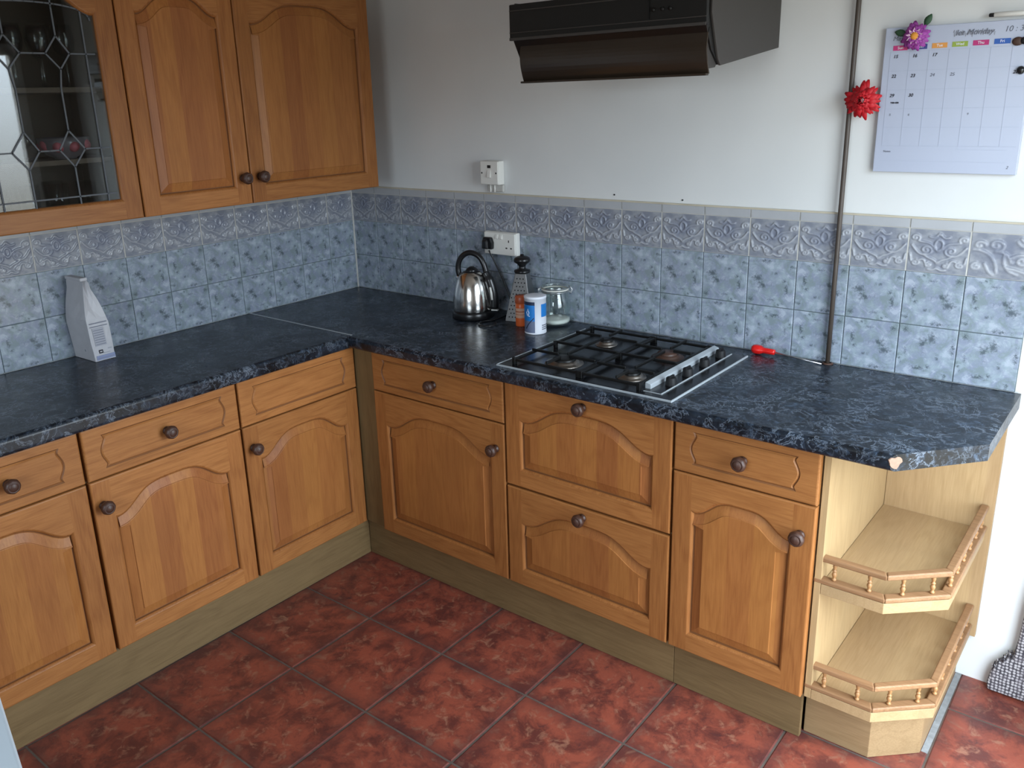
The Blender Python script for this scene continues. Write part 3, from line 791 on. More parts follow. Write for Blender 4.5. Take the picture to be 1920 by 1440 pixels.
MB().lathe([(0, .001), (.028, 0), (.028, .0015), (.004, .006), (.004, .03), (.022, .045), (.03, .075), (.029, .075), (.02, .047), (0, .036)], seg=24).build('glass_body', 'glass', t)

# ================================================================ HOOD
t = thing('cooker_hood', 'black cooker hood with tilted smoked visor high on the back wall above the hob', 'cooker hood', (0, 0, 0))
HX0, HX1 = 1.272, 1.892
side = [(-.001, 1.828), (-.385, 1.776), (-.428, 1.812), (-.462, 1.868), (-.462, 1.962), (-.44, 1.968), (-.001, 1.968)]
m = MB(); m.prism([(y, z) for y, z in side], HX0+.006, HX1-.006, axis='x', m=0); m.build('hood_body', 'hood', t, bevel=.002)
sp2 = [(-.001, 1.826), (-.385, 1.774), (-.40, 1.790), (-.446, 1.900), (-.446, 1.971), (-.001, 1.971)]
MB().prism(sp2, HX1-.006, HX1, axis='x').build('side_panel', 'hood_side', t, bevel=.001); MB().prism(sp2, HX0, HX0+.006, axis='x').build('side_panel', 'hood_side', t, bevel=.001)
m = MB(); m.box(HX0, HX1, -.472, -.4625, 1.868, 1.966); m.build('front_panel', 'hood', t, bevel=.003)
m = MB(); m.box(HX0+.002, HX1-.002, -.4755, -.4715, 1.868, 1.876); m.box(HX0+.002, HX1-.002, -.4750, -.4715, 1.888, 1.8905); m.box(HX0+.002, HX1-.002, -.4750, -.4715, 1.947, 1.950); m.build('front_trim', 'hood_side', t, bevel=.001)
m = MB(); m.box(1.730, 1.7315, -.4752, -.4718, 1.893, 1.946); 
for k, x in enumerate((1.742, 1.768, 1.790)): m.lathe([(0, -.477), (.005, -.477), (.005, -.4718)], (x, 0, 1.915), 12, 'y')
m.build('controls', 'iron', t)
# visor: shallow curved flap hinged under the front panel
m = MB(); vx0, vx1 = 1.296, 1.886; prof = []
for k in range(13):
    f = k/12; z = 1.866-.112*f; y = -.4495-.012*sin(pi*f)+.010*f
    prof.append((y, z))
back = [(y+.006, z) for y, z in prof[::-1]]
m.prism(prof+back, vx0, vx1, axis='x'); m.build('visor', 'visor', t, bevel=.0012)
m = MB(); m.box(vx0, vx1, -.4560, -.4385, 1.7495, 1.7555); m.build('visor_lip', 'visor', t, bevel=.002)
m = MB(); m.prism([(-.386, 1.777), (-.444, 1.864), (-.4480, 1.800), (-.4370, 1.766), (-.392, 1.770)], vx1-.010, vx1-.006, axis='x'); m.build('visor_bracket', 'hood_side', t)

# ================================================================ GAS HOB
t = thing('gas_hob', 'black four burner gas hob with steel edge set into the worktop', 'hob', (1.285, -.590, .910))
HW, HD = .602, .500
m = MB(); m.box(0, HW, 0, HD, -.0002, .0045); m.build('base_plate', 'black_matt', t, bevel=.002)
m = MB(); r = .006
m.box(-.003, HW+.003, -.003, r-.005, -.0002, .006); m.box(HW-.0015, HW+.003, r-.005, HD+.003, -.0002, .006); m.box(-.003, .0, r-.005, HD+.003, -.0002, .006)
m.build('steel_edge', 'strip', t, bevel=.0012)
m = MB(); m.box(HW-.048, HW-.0445, .030, HD-.010, .0045, .0075); m.box(.50, HW-.048, .030, .0325, .0045, .0065); m.build('inner_trim', 'strip', t, bevel=.0006)
m = MB(); m.prism([(.492, .0045), (.510, .0045), (.510, .016), (.5085, .0185), (.494, .0235), (.492, .0225)], .055, .495, axis='y'); m.build('divider_strip', 'strip', t, bevel=.0008)
BUR = [(.168, .124, .042, 0), (.165, .375, .026, 0), (.405, .350, .036, 1), (.412, .118, .030, 0)]
for bx, by_, br, rust in BUR:
    m = MB(); m.lathe([(br*1.45, .0045), (br*1.42, .0075), (br*1.18, .0078), (br*1.12, .012), (br, .016), (br*.92, .0175), (br*.86, .0165)], (bx, by_, 0), 40)
    bo = m.build('burner', 'rust' if rust else 'burner', t)
    MB().lathe([(br*.88, .0165), (br*.86, .0215), (br*.80, .0235), (br*.3, .0245), (0, .0246)], (bx, by_, 0), 36).build('burner_cap', 'rust' if rust else 'iron', bo)
def pan_support(x0, x1):
    m = MB(); y0, y1 = .030, .475; zt = .034; w2 = .0045
    def bar(xa, ya, xb, yb, za=.026, zb=zt, w=w2):
        d = Vector((xb-xa, yb-ya)).normalized(); n = Vector((-d.y, d.x))*w
        m.prism([(xa+n.x, ya+n.y), (xa-n.x, ya-n.y), (xb-n.x, yb-n.y), (xb+n.x, yb+n.y)], za, zb)
    bar(x0, y0, x1, y0, .016, .024); bar(x0, y1, x1, y1, .016, .024); bar(x0, y0, x0, y1, .016, .024); bar(x1, y0, x1, y1, .016, .024)
    ym = (y0+y1)/2; bar(x0, ym, x1, ym, .020, .029)
    for xx in (x0, x1):
        for yy in (y0, y1, ym): m.box(xx-.006, xx+.006, yy-.006, yy+.006, .0045, .027)
    for (bx, by_, br, _) in BUR:
        if not x0 < bx < x1: continue
        lo, hi = (y0, ym) if by_ < ym else (ym, y1)
        bar(x0, by_, bx-.020, by_, .025, zt, .0032); bar(bx+.020, by_, x1, by_, .025, zt, .0032)
        bar(bx, lo, bx, by_-.020, .025, zt, .0032); bar(bx, by_+.020, bx, hi, .025, zt, .0032)
    return m.build('pan_support', 'iron', t, bevel=.0018)
pan_support(.045, .282); pan_support(.292, .486)
for yk in (.118, .220, .330, .442):
    m = MB(); m.lathe([(0, .0045), (.0165, .0045), (.0160, .009), (.0145, .026), (.013, .0285), (0, .0285)], (.540, yk, 0), 28)
    m.box(.540-.003, .540+.003, yk-.0145, yk+.0145, .022, .0335); m.build('control_knob', 'knob_black', t, bevel=.0008)

# ================================================================ THINGS ON THE WORKTOP
WZ = .910
# ---- kettle
hd = Vector((.76, .65, 0)).normalized()
t = thing('kettle', 'stainless steel kettle with black arched handle standing beside the box grater', 'kettle', (.812, -.150, WZ+.0005), math.atan2(hd.y, hd.x)-rad(24))
MB().lathe([(0, 0), (.078, 0), (.080, .004), (.080, .022), (.077, .028), (.072, .030)], seg=48).build('power_base', 'black', t)
MB().lathe([(.0745, .0305), (.0755, .038), (.0755, .050), (.0740, .075), (.0705, .100), (.0650, .125), (.0570, .147), (.0500, .160), (.0455, .166), (.0430, .1675)], seg=56).build('kettle_body', 'chrome', t)
MB().lathe([(.0430, .1675), (.040, .1705), (.033, .174), (.031, .176), (.016, .180), (.0, .181)], seg=40, mats=[0, 0, 1, 1, 1]).build('lid', ['chrome', 'black'], t)
MB().lathe([(.022, .176), (.023, .180), (.020, .185), (.014, .190), (.008, .194), (0, .195)], seg=28).build('lid_knob', 'black', t)
m = MB(); P = [(-.052, 0, .158), (-.056, 0, .185), (-.050, 0, .213), (-.034, 0, .234), (-.010, 0, .246), (.016, 0, .243), (.038, 0, .228), (.053, 0, .200), (.060, 0, .172), (.066, 0, .150)]
def smooth(P, n=4):
    out_ = []
    for i in range(len(P)-1):
        p0, p1, p2, p3 = (Vector(P[max(i-1, 0)]), Vector(P[i]), Vector(P[i+1]), Vector(P[min(i+2, len(P)-1)]))
        for k in range(n):
            s = k/n; out_.append(.5*((2*p1)+(-p0+p2)*s+(2*p0-5*p1+4*p2-p3)*s*s+(-p0+3*p1-3*p2+p3)*s**3))
    out_.append(Vector(P[-1])); return out_
m.tube(smooth(P), .0105, 12); m.build('handle', 'black', t)
m = MB(); pf = smooth([(.055, 0, .175), (.070, 0, .150), (.0815, 0, .115), (.0885, 0, .075), (.0865, 0, .040)])
m.tube(pf, [.014]*4+[.0190]*(len(pf)-4), 16); m.build('handle_housing', 'black', t)
m = MB(); pf = [(.0815, -.0155, .122), (.0855, -.0165, .100), (.0880, -.0165, .074)]; m.tube(pf, .0048, 10); m.build('water_gauge', 'white_plastic', t)
m = MB(); m.tube([(-.046, .012, .132), (-.060, .014, .150), (-.064, .015, .156)], [.020, .012, .009], 14); m.build('spout', 'chrome', t)
m = MB(); m.box(.078, .105, -.008, .008, .029, .034); m.build('power_switch', 'white_plastic', t, bevel=.002)
# cable from plug to base, with a loop on the worktop
t = thing('power_cable', 'black kettle cable looping on the worktop in front of the kettle', 'cable', (0, 0, 0))
m = MB(); m.tube(smooth([(.812, -.042, 1.150), (.822, -.034, 1.12), (.86, -.024, 1.04), (.895, -.022, .96), (.912, -.035, .9165), (.922, -.09, .9150), (.925, -.155, .9145), (.905, -.205, .9145), (.925, -.250, .9145), (.965, -.248, .9145), (.975, -.215, .9145), (.955, -.190, .9145)], 6), .0032, 8); m.build('cord', 'black', t)
# ---- box grater
t = thing('box_grater', 'tapered steel box grater with black knob handle between kettle and glass jar', 'grater', (1.000, -.080, WZ+.0005), rad(14))
def tap(zz, s0, s1, h): f = zz/h; return s0+(s1-s0)*f
b0, b1, gh = .055, .022, .178
m = MB(); v = [(sx*b0, sy*b0*.85, 0) for sx, sy in ((-1, -1), (1, -1), (1, 1), (-1, 1))]+[(sx*b1, sy*b1*.85, gh) for sx, sy in ((-1, -1), (1, -1), (1, 1), (-1, 1))]
b = m.add(v)
for k in range(4): m.face([b+k, b+(k+1) % 4, b+4+(k+1) % 4, b+4+k])
m.face([b+4, b+5, b+6, b+7]); gb = m.build('grater_body', 'grater', t, bevel=.003)
m = MB()
for (face_s) in range(2):
    for r in range(11):
        z = .016+r*.0142; hw = (b0+(b1-b0)*z/gh)
        nn = 6
        for c in range(-nn+1, nn):
            u = c*.0125+(.00625 if r % 2 else 0)
            if abs(u) > hw-.007: continue
            if face_s == 0: m.lathe([(.0026, 0), (.0022, -.0015), (0, -.0016)], (u, -hw*.85-.0004, z), 8, 'y')
            else: m.lathe([(.0026, 0), (.0022, -.0015), (0, -.0016)], (-hw-.0012+.0016, u*.85, z), 8, 'x')
m.build('grating_holes', 'hole', gb)
MB().lathe([(0, .178), (.029, .178), (.031, .183), (.029, .188), (.014, .192), (.013, .202), (.018, .210), (.030, .218), (.0315, .226), (.028, .234), (.018, .239), (.008, .240), (.007, .246), (0, .248)], seg=32).build('grater_handle', 'black', t)
# ---- orange spice pot
t = thing('spice_jar', 'small orange spice jar with peach label in front of the grater', 'spice jar', (1.052, -.160, WZ+.0005))
MB().lathe([(0, 0), (.0195, 0), (.0205, .003), (.0205, .032), (.0205, .068), (.0205, .083), (.018, .086), (0, .086)], seg=32, mats=[0, 0, 0, 1, 0, 0, 0]).build('jar_body', ['orange', 'peach'], t)
MB().lathe([(.0215, .086), (.0225, .089), (.0225, .108), (.020, .1125), (0, .113)], seg=32).build('lid', 'orange_dark', t)
m = MB(); m.lathe([(.0208, .044), (.0208, .0455)], seg=32); m.lathe([(.0208, .054), (.0208, .057)], seg=32); m.build('label_lines', 'orange_dark', t)
# ---- salt drum
t = thing('salt_drum', 'white and blue cardboard salt drum in front of the glass jar', 'salt drum', (1.150, -.205, WZ+.0005))
R0, SH = .0385, .134
MB().lathe([(0, 0), (R0, 0), (R0+.0006, .002), (R0, .004), (R0, SH-.009), (R0+.0012, SH-.0085), (R0+.0012, SH-.001), (R0-.002, SH), (0, SH-.001)], seg=48).build('drum_body', 'white', t)
def patch(a0, a1, z0, z1, mat, name, par, r=R0+.0004, cut=None):
    m = MB(); n = 14
    for k in range(n):
        A, B = a0+(a1-a0)*k/n, a0+(a1-a0)*(k+1)/n
        f0, f1 = k/n, (k+1)/n
        zb0, zb1 = (z0, z0) if cut is None else (z0+cut*f0, z0+cut*f1)
        m.poly([(r*cos(A), r*sin(A), zb0), (r*cos(B), r*sin(B), zb1), (r*cos(B), r*sin(B), z1), (r*cos(A), r*sin(A), z1)])
    o = m.build(name, mat, par); o.data.polygons.foreach_set('use_smooth', [True]*n); return o
va = math.atan2(-.76, .65)   # direction towards the viewer
patch(va-1.5, va-.12, .105, .117, 'navy', 'printed_band', t); patch(va-1.5, va-.12, .048, .105, 'blue', 'blue_panel', t)
patch(va-1.5, va-.12, .006, .048, 'greyblue', 'photo_panel', t); patch(va+.48, va+1.5, .062, .108, 'blue', 'blue_panel', t)
m = MB(); m.tube([(R0*1.02*cos(va-a_), R0*1.02*sin(va-a_), z_) for a_, z_ in ((1.0, .020), (.75, .036), (.5, .047), (.2, .060))], .0016, 6); m.build('spoon_picture', 'navy', t)
m = MB(); m.tube([((R0+.0008)*cos(va-a_), (R0+.0008)*sin(va-a_), z_) for a_, z_ in ((.95, .070), (.75, .068), (.68, .078), (.8, .092), (.95, .078), (.8, .066), (.6, .066))], .0009, 6); m.build('drop_emblem', 'white', t)
for i in range(3): patch(va+.55, va+1.3, .016+i*.007, .0195+i*.007, 'midink', 'small_print', t, r=R0+.0005)
# ---- clip-top jar
t = thing('glass_jar', 'clip-top glass storage jar with a little white powder at the bottom, behind the salt drum', 'jar', (1.148, -.080, WZ+.0005))
MB().lathe([(0, .003), (.040, .001), (.052, .006), (.056, .016), (.057, .05), (.056, .085), (.051, .105), (.0445, .118), (.0445, .130), (.0425, .130), (.0425, .118), (.049, .104), (.054, .084), (.0548, .05), (.054, .017), (.050, .009), (0, .007)], seg=48).build('jar_body', 'glass', t)
MB().lathe([(.047, .1335), (.050, .136), (.050, .145), (.046, .150), (.034, .156), (.015, .159), (0, .160)], seg=48).build('lid', 'glass', t)
MB().lathe([(.0435, .1305), (.0495, .1305), (.0500, .133), (.0495, .1345), (.0435, .1345)], seg=40).build('rubber_seal', 'rubber', t)
m = MB(); m.tube([(.0465*cos(a), .0465*sin(a), .125) for a in [k*2*pi/36 for k in range(36)]], .0013, 8, closed=True); m.tube([(.0515*cos(a), .0515*sin(a), .140) for a in [k*2*pi/36 for k in range(36)]], .0013, 8, closed=True)
for s in (0, pi):
    a = .70+s; d = Vector((cos(a), sin(a), 0)); pr_ = Vector((-sin(a), cos(a), 0))
    for q in (-.008, .008): m.tube([d*.0465+pr_*q+Vector((0, 0, .125)), d*.058+pr_*q+Vector((0, 0, .118)), d*.062+pr_*q+Vector((0, 0, .130)), d*.052+pr_*q+Vector((0, 0, .142))], .0012, 6)
m.build('wire_clip', 'steel', t)
m = MB(); m.lathe([(0, .0075), (.048, .0095), (.0525, .016), (.0530, .024), (.030, .022), (.012, .026), (0, .027)], seg=40); m.build('powder', 'salt', t)
# ---- red handled screwdriver
a0 = Vector((1.880, -.036, WZ+.0152)); dr = Vector((.22, -.012, -.004)).normalized()
t = thing('screwdriver', 'red handled screwdriver lying against the tiles beside the hob', 'screwdriver', a0, math.atan2(dr.y, dr.x))
MB().lathe([(0, 0), (.009, .001), (.0135, .006), (.0145, .014), (.0138, .028), (.0105, .035), (.0088, .040), (.0090, .050), (.0086, .072), (.0072, .076), (0, .0765)], seg=24, axis='x', flute=.04, fn=6).build('handle', 'red', t)
m = MB(); m.tube([(.075, 0, 0), (.160, 0, -.006), (.225, 0, -.0105)], .0024, 10); m.build('shaft', 'steel', t)
# ---- paper bag
t = thing('paper_bag', 'white paper bag with grey printed label standing on the left worktop', 'bag', (0.076, -1.268, WZ+.0005), rad(2))
bh = .142; yt = .012
m = MB()
nx, nz = 8, 14; verts = {}
prof = [(0, .066, .036), (.02, .066, .0365), (.07, .067, .037), (.125, .066, .037), (.145, .066, .036), (.175, .062, .030), (.205, .058, .022), (.24, .054, .014), (.262, .052, .009), (.275, .050, .0065)]
b = []
rn = random.Random(5)
for z, hx, hy in prof:
    ring = []
    for (sx, sy) in ((-1, -1), (-.5, -1), (0, -1), (.5, -1), (1, -1), (1, -.5), (1, 0), (1, .5), (1, 1), (.5, 1), (0, 1), (-.5, 1), (-1, 1), (-1, .5), (-1, 0), (-1, -.5)):
        pinch = 0
        if z > .15 and abs(sx) == 1: pinch = -.020*(1-abs(sy))*min(1, (z-.15)/.08)
        jx, jy = (rn.uniform(-.0014, .0014), rn.uniform(-.0018, .0018)) if 0 < z else (0, 0)
        ring.append((sx*hx+(pinch*sx)+jx, sy*hy+jy-(z/.275)*.020, z+(0 if z < .27 else rn.uniform(-.002, .002))))
    b.append(m.add(ring))
for i in range(len(prof)-1):
    for k in range(16): k2 = (k+1) % 16; m.face([b[i]+k, b[i]+k2, b[i+1]+k2, b[i+1]+k])
m.face([b[0]+k for k in range(15, -1, -1)]); m.face([b[-1]+k for k in range(16)])
bag = m.build('bag_body', 'paper', t, bevel=.0015)
m = MB(); m.box(-.050, .052, -.034, -.010, .270, .281); m.build('folded_top', 'paper', t, bevel=.003)
xf = .0682
def lab(y0, y1, z0, z1, mat, name, th=.0005):
    sh = lambda z: -(z/.275)*.020
    m = MB(); m.prism([(y0+sh(z0), z0), (y1+sh(z0), z0), (y1+sh(z1), z1), (y0+sh(z1), z1)], xf, xf+th, axis='x'); return m.build(name, mat, t)
lab(-.029, .031, .128, .1315, 'bagline', 'label_line'); lab(-.029, .031, .117, .120, 'bagline', 'label_line')
lab(-.024, .014, .052, .113, 'bagpale', 'nutrition_table')
for k in range(7): lab(-.022, .012, .056+k*.008, .0585+k*.008, 'bagline', 'table_row', .0008)
lab(-.018, -.004, .026, .038, 'ink', 'symbol'); lab(-.015, -.007, .030, .034, 'paper', 'symbol_centre', .0008)
lab(.014, .028, .036, .040, 'bagpale', 'label_line'); lab(-.002, .020, .024, .027, 'bagpale', 'label_line')
lab(-.030, .034, .004, .019, 'bagblue', 'blue_band'); lab(-.026, .030, .009, .0105, 'bagline', 'band_line', .0008)
m = MB(); m.box(.010, .030, -.0378, -.0372, .030, .045); m.build('side_print', 'bagline', t)

# ================================================================ THINGS ON THE WALL
# double socket
t = thing('double_socket', 'white double wall socket on the tiles behind the kettle and grater', 'socket', (.862, -.0100, 1.178))
MB().box(-.078, .078, -.022, 0, -.044, .044).build('back_box', 'white_plastic', t, bevel=.004)
MB().box(-.075, .075, -.030, -.022, -.042, .042).build('face_plate', 'white_plastic', t, bevel=.003)
m = MB(); m.prism([(-.0335, -.0300), (-.0335, -.0345), (-.0310, -.0300)], 0, 0) if False else None
for sx in (-.016, .004):
    m = MB(); m.prism([(-.030, .018), (-.0355, .020), (-.0315, .036), (-.030, .036)], sx, sx+.011, axis='x'); m.build('rocker_switch', 'white_plastic', t, bevel=.0008)
m = MB()
for (x, z, w2, h2) in ((.045, .012, .0022, .0045), (.034, -.014, .0040, .0024), (.056, -.014, .0040, .0024)): m.box(x-w2, x+w2, -.0303, -.0295, z-h2, z+h2)
m.build('pin_holes', 'hole', t)
t = thing('plug', 'black plug in the left half of the double wall socket', 'plug', (.812, -.0405, 1.176))
m = MB(); m.prism([(-.024, -.020), (.024, -.020), (.026, .006), (.018, .026), (-.018, .026), (-.026, .006)], -.016, 0, axis='y'); m.build('plug_body', 'black', t, bevel=.004)
m = MB(); m.prism([(-.015, -.018), (.015, -.018), (.012, .018), (-.012, .018)], -.032, -.016, axis='y'); m.build('grip', 'black', t, bevel=.006)
# fused spur switch
t = thing('fused_switch', 'white fused switch box on the painted wall above the tiles', 'switch', (.820, -.0005, 1.442))
MB().box(-.044, .044, -.030, 0, -.044, .044).build('back_box', 'white_plastic', t, bevel=.003)
MB().box(-.043, .043, -.038, -.030, -.043, .043).build('face_plate', 'white_plastic', t, bevel=.003)
m = MB(); m.prism([(-.038, -.006), (-.0395, -.006), (-.0435, -.014), (-.0400, .020), (-.038, .020)][::-1] if False else [(-.038, -.018), (-.0440, -.016), (-.0395, .012), (-.038, .012)], -.007, .009, axis='x'); m.build('rocker_switch', 'white_plastic', t, bevel=.0008)
m = MB(); m.box(-.007, .009, -.0386, -.0378, .018, .029); m.build('indicator', 'hole', t)
for x in (-.034, .034): MB().lathe([(0, -.0388), (.0032, -.0385), (.0032, -.037)], (x, 0, 0), 12, 'y').build('screw', 'hole', t)
m = MB(); m.box(-.032, .046, -.0125, 0, -.072, -.0445); o = m.build('filler_patch', 'grout_pale', t, bevel=.004)
m = MB(); m.tube([(-.014, -.013, -.045), (-.014, -.013, -.073)], .0035, 8); m.tube([(.006, -.013, -.045), (.006, -.013, -.073)], .0035, 8); m.build('cable_sleeve', 'white_plastic', t)
# nail holes
for i, (x, z, l) in enumerate(((1.345, 1.381, 'small dark nail in the painted wall just above the tiles, left one'), (1.603, 1.375, 'small dark nail in the painted wall just above the tiles, right one'))):
    o = MB().lathe([(0, -.003), (.0028, -.0025), (.0028, -.0002)], (x, 0, z), 10, 'y').build('nail', 'hole'); tag(o, l, 'nail')
# pipe
t = thing('pipe', 'thin brown vertical pipe running from the worktop up the wall beside the calendar', 'pipe', (2.109, -.021, WZ))
m = MB(); m.tube([(0.004, 0, .001), (.004, 0, .30), (.003, .002, .47), (.002, .006, 1.0), (0, .006, 1.535)], .0068, 14); m.build('pipe_tube', 'pipe', t)
m = MB(); m.lathe([(.0100, 0), (.017, 0), (.017, .003), (.0100, .004)], (.004, 0, .0005), 20); m.build('pipe_collar', 'rust', t)
# calendar board
CX0, CX1, CZ0, CZ1 = 2.188, 2.536, 1.484, 1.857
t = thing('calendar_board', 'white dry wipe calendar board on the wall right of the pipe', 'calendar', (CX0, -.002, CZ0))
MB().box(0, CX1-CX0, -.014, 0, 0, CZ1-CZ0).build('board', 'board', t, bevel=.0015)
yb = -.0144
cols = [.041+k*.0474 for k in range(7)]
tabs = ['Sun', 'Mon', 'Tue', 'Wed', 'Thu', 'Fri', 'Sat']
for nm, cc in (('tab magenta', (.50, .03, .17, 1)), ('tab navy', (.05, .06, .25, 1)), ('tab orange', (.70, .30, .06, 1)), ('tab green', (.28, .38, .05, 1)), ('tab crimson', (.46, .02, .16, 1)), ('tab blue', (.02, .10, .40, 1)), ('tab purple', (.25, .05, .25, 1))):
    M[nm] = simple(nm, cc, .4)
for k, (x, nm) in enumerate(zip(cols, ('tab magenta', 'tab navy', 'tab orange', 'tab green', 'tab crimson', 'tab blue', 'tab purple'))):
    z = .3215+k*.0006
    o = MB().box(x-.018, x+.018, yb-.0004, yb+.0003, z-.0062, z+.0062).build('weekday_tab', nm, t)
    text('weekday_text', tabs[k], .0095, 'white', o, (x, yb-.0007, z), bold=.0001)
m = MB()
for k in range(8):
    x = .0175+k*.0474; 
    if x < CX1-CX0-.004: m.box(x-.0004, x+.0004, yb-.0001, yb+.0003, .070, .312)
for k in range(6): z = .070+k*.0484; m.box(.0175, CX1-CX0-.008, yb-.0001, yb+.0003, z-.0004, z+.0004)
m.build('grid_lines', 'faint', t)
for r, row in enumerate((('15', '16', '17', '', '', '', ''), ('22', '23', '24', '25', '', '', '28'), ('29', '30', '', '', '', '', ''), ('5', '6', '', '', '9', '', ''))):
    for k, s_ in enumerate(row):
        if not s_: continue
        dark = (r < 2 and k < 2) or (r == 0) or (r == 2) or (r == 1 and k == 6)
        sz = .0115 if (r < 3) else .008
        text('date_number', s_, sz, 'ink' if dark else 'midink', t, (cols[k]-.010, yb-.0003, .300-r*.0496), shear=.2, bold=.00025 if dark else 0)
text('handwritten_note', 'am-on', .008, 'ink', t, (cols[0]-.001, yb-.0003, .183), bold=.0004)
text('handwritten_title', 'May', .016, 'midink', t, (.033, yb-.0003, .345), shear=.25)
text('notes_heading', 'Notes', .0075, 'midink', t, (.033, yb-.0003, .055))
m = MB()  # scribbled-over heading
rn = random.Random(2); pts = []
for k in range(64):
    f = k/63; pts.append((.165+.095*f, yb-.0005, .348+.0055*sin(k*1.9)+.004*rn.uniform(-1, 1)))
m.tube(pts, .00045, 5); m.build('handwritten_scribble', 'bagpale', t)
text('handwritten_text', 'let Monday', .019, 'midink', t, (.213, yb-.0012, .350), shear=.35)
text('handwritten_time', '10 : 3', .0185, 'midink', t, (.300, yb-.0003, .352), shear=.2)
m = MB(); m.box(.200, .320, yb-.0001, yb+.0003, .061, .0615); m.box(.015, .320, yb-.0001, yb+.0003, .030, .0304); m.build('note_lines', 'faint', t)
text('page_number', '2', .010, 'midink', t, (.326, yb-.0003, .018), shear=.3)
# flowers
def flower(name, label, loc, R, petals, mat, heart, hr, droop, layers, tilt=(0, 0, 0), w0=.20):
    t = thing(name, label, 'flower', loc)
    rn = random.Random(hash(name) % 100 if False else 4)
    m = MB()
    for ly in range(layers):
        rr = R*(1-.22*ly); n = petals-2*ly
        for k in range(n):
            a = 2*pi*(k+.5*(ly % 2))/n+rn.uniform(-.12, .12); L_ = rr*rn.uniform(.82, 1.08); wd = L_*w0*rn.uniform(.85, 1.25)
            lift = -.004-ly*.0052-rn.uniform(0, .004)
            ca, sa = cos(a), sin(a); rows = []
            for i in range(6):
                f = i/5; ww = wd*sin(pi*min(.98, .16+f*.80))**.7; d = .12*R+(L_-.12*R)*f; yy = lift-.007*sin(pi*f*.9)*(1+.5*ly)+droop*f*f
                rows.append([(ca*d-sa*s*ww, yy+abs(s)*-.0018, sa*d+ca*s*ww) for s in (-1, 0, 1)])
            b = m.add([p for r_ in rows for p in r_])
            for i in range(5):
                for s in range(2): m.face([b+i*3+s, b+i*3+s+1, b+(i+1)*3+s+1, b+(i+1)*3+s], 0, None, True)
    o = m.build('petals', mat, t); so = o.modifiers.new('thick', 'SOLIDIFY'); so.thickness = .0008
    if heart: MB().sphere((0, -.027, 0), hr, 14, 8, sc=(1, .6, 1)).build('flower_heart', heart, t)
    return t
ft = flower('artificial_flower', 'bright red artificial flower fixed on the brown pipe', (2.153, -.034, 1.675), .053, 19, 'red_petal', None, 0, .004, 5, w0=.155)
pt = flower('artificial_flower', 'purple artificial flower with yellow heart on the top left corner of the calendar', (2.268, -.022, 1.832), .038, 15, 'purple_petal', 'yellow', .0095, .004, 3, w0=.20)
m = MB()
for k in range(9):
    a = 2*pi*k/9+.2; m.poly([(cos(a)*.005, -.0270, sin(a)*.005), (cos(a-.26)*.013, -.0300, sin(a-.26)*.013), (cos(a)*.021, -.0290, sin(a)*.021), (cos(a+.26)*.013, -.0300, sin(a+.26)*.013)])
o = m.build('inner_petals', 'lilac', pt); so = o.modifiers.new('thick', 'SOLIDIFY'); so.thickness = .0007
for (lx, lz, la) in ((.022, .036, 1.1), (-.038, .010, 2.9)):
    m = MB(); ca, sa = cos(la), sin(la); rows = []
    for i in range(6):
        f = i/5; ww = .009*sin(pi*min(.97, .1+f*.85)); d = -.012+.030*f
        rows.append([(lx+ca*d-sa*s*ww, .000-.003*sin(pi*f), lz+sa*d+ca*s*ww) for s in (-1, 0, 1)])
    b = m.add([p for r_ in rows for p in r_])
    for i in range(5):
        for s in range(2): m.face([b+i*3+s, b+i*3+s+1, b+(i+1)*3+s+1, b+(i+1)*3+s], 0, None, True)
    o = m.build('leaf', 'leaf', pt); so = o.modifiers.new('thick', 'SOLIDIFY'); so.thickness = .0008
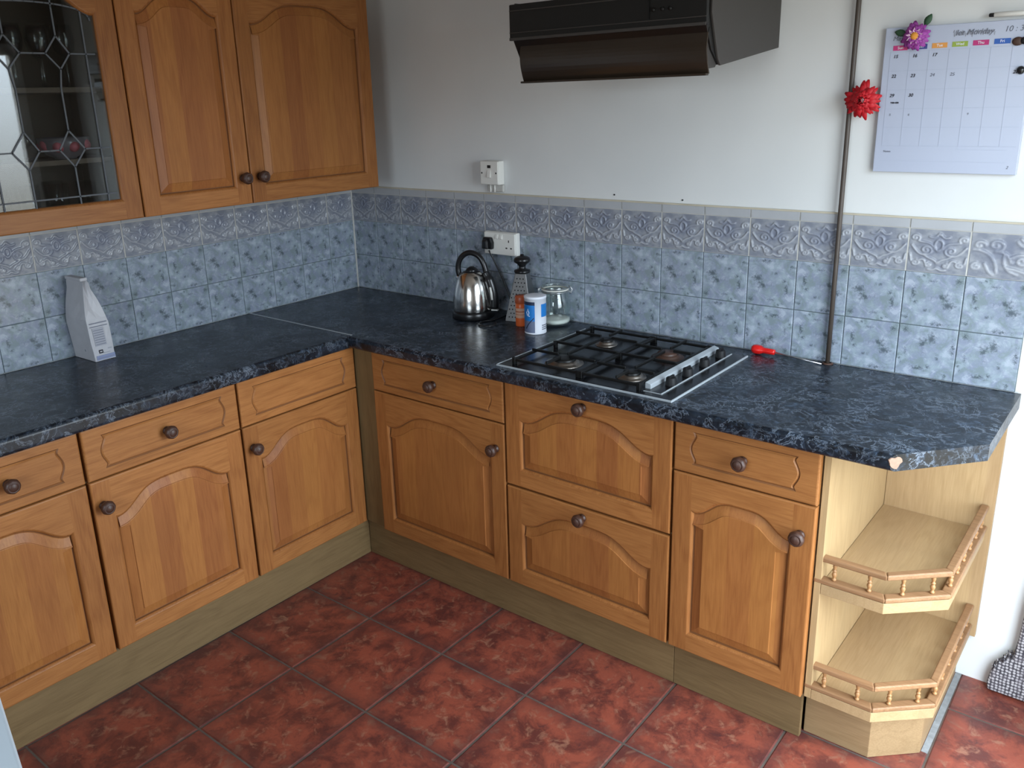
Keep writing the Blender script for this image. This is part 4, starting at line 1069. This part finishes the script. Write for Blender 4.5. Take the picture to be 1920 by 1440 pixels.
# pen and round magnets
t = thing('marker_pen', 'white marker pen with black cap lying along the top edge of the calendar', 'pen', (2.428, -.016, 1.871), 0)
MB().lathe([(0, 0), (.0040, .001), (.0048, .004), (.0048, .012)], seg=16, axis='x').build('pen_cap', 'black', t)
MB().lathe([(.0046, .012), (.0060, .013), (.0060, .105), (.0045, .107), (0, .107)], seg=16, axis='x').build('pen_barrel', 'white_plastic', t)
t = thing('magnet', 'brown and black butterfly shaped magnet at the end of the weekday row', 'magnet', (2.500, -.0165, 1.806))
m = MB(); m.sphere((0, -.003, 0), .013, 14, 8, sc=(1, .35, .8)); m.build('wing', 'rust', t)
MB().sphere((.014, -.005, .001), .009, 12, 8, sc=(1, .5, 1)).build('magnet_body', 'black', t)
o = MB().lathe([(0, -.011), (.006, -.0105), (.0095, -.006), (.0105, 0)], (2.515, -.0165, 1.738), 24, 'y', mats=[0, 0, 1]).build('magnet', ['black', 'steel']); tag(o, 'small round silver and black magnet at the right of the calendar, below the other', 'magnet')

# ================================================================ FLOOR THINGS
pts = [(2.655, .004), (2.652, .030), (2.657, .065), (2.668, .098), (2.690, .122), (2.706, .130), (2.712, .20), (2.716, .30), (2.725, .40), (2.94, .42), (2.96, .004)]
t = thing('woven_mat', 'grey and white woven mat leaning against the white wall at the right edge', 'mat', (0, -.040, 0))
m = MB(); m.prism(pts, 0, .034, axis='y'); m.build('mat_body', 'mat', t, bevel=.008, seg=3)
m = MB(); rn = random.Random(9)
for k in range(46):
    f = rn.random(); x = 2.660+.055*f; z = .075+.060*min(1, f*1.3)+rn.uniform(-.006, .006)
    p = Vector((x, rn.uniform(-.002, .030), z)); m.tube([p, p+Vector((rn.uniform(-.008, .004), rn.uniform(-.006, .004), rn.uniform(.006, .016)))], .0016, 5)
m.build('frayed_threads', 'mat', t)
# skirting dirt strip / bare screed beside the shelves
o = MB().box(2.566, 2.582, -.41, -.001, -.0015, .0009).build('trim_4', 'screed'); struct(o)
# pale table whose edge shows bottom left
dv = Vector((.207, -.05)).normalized(); pv = Vector((dv.y, -dv.x))*-1
if pv.y > 0: pv = -pv
A = Vector((1.432, -2.150))-dv*.45; B = Vector((1.639, -2.200))+dv*.20
t = thing('white_table', 'pale blue white tabletop whose edge just shows at the bottom left', 'table', (0, 0, 0))
cs = [A, B, B+pv*.6, A+pv*.6]
MB().prism([tuple(c) for c in cs], .722, .750).build('tabletop', 'table', t, bevel=.006, seg=3)
for c, s1_, s2_ in ((A, 1, 1), (B, -1, 1), (B+pv*.6, -1, -1), (A+pv*.6, 1, -1)):
    q = c+dv*.05*s1_+pv*.05*s2_; MB().box(q.x-.02, q.x+.02, q.y-.02, q.y+.02, .0005, .7215).build('leg', 'white_plastic', t, bevel=.003)
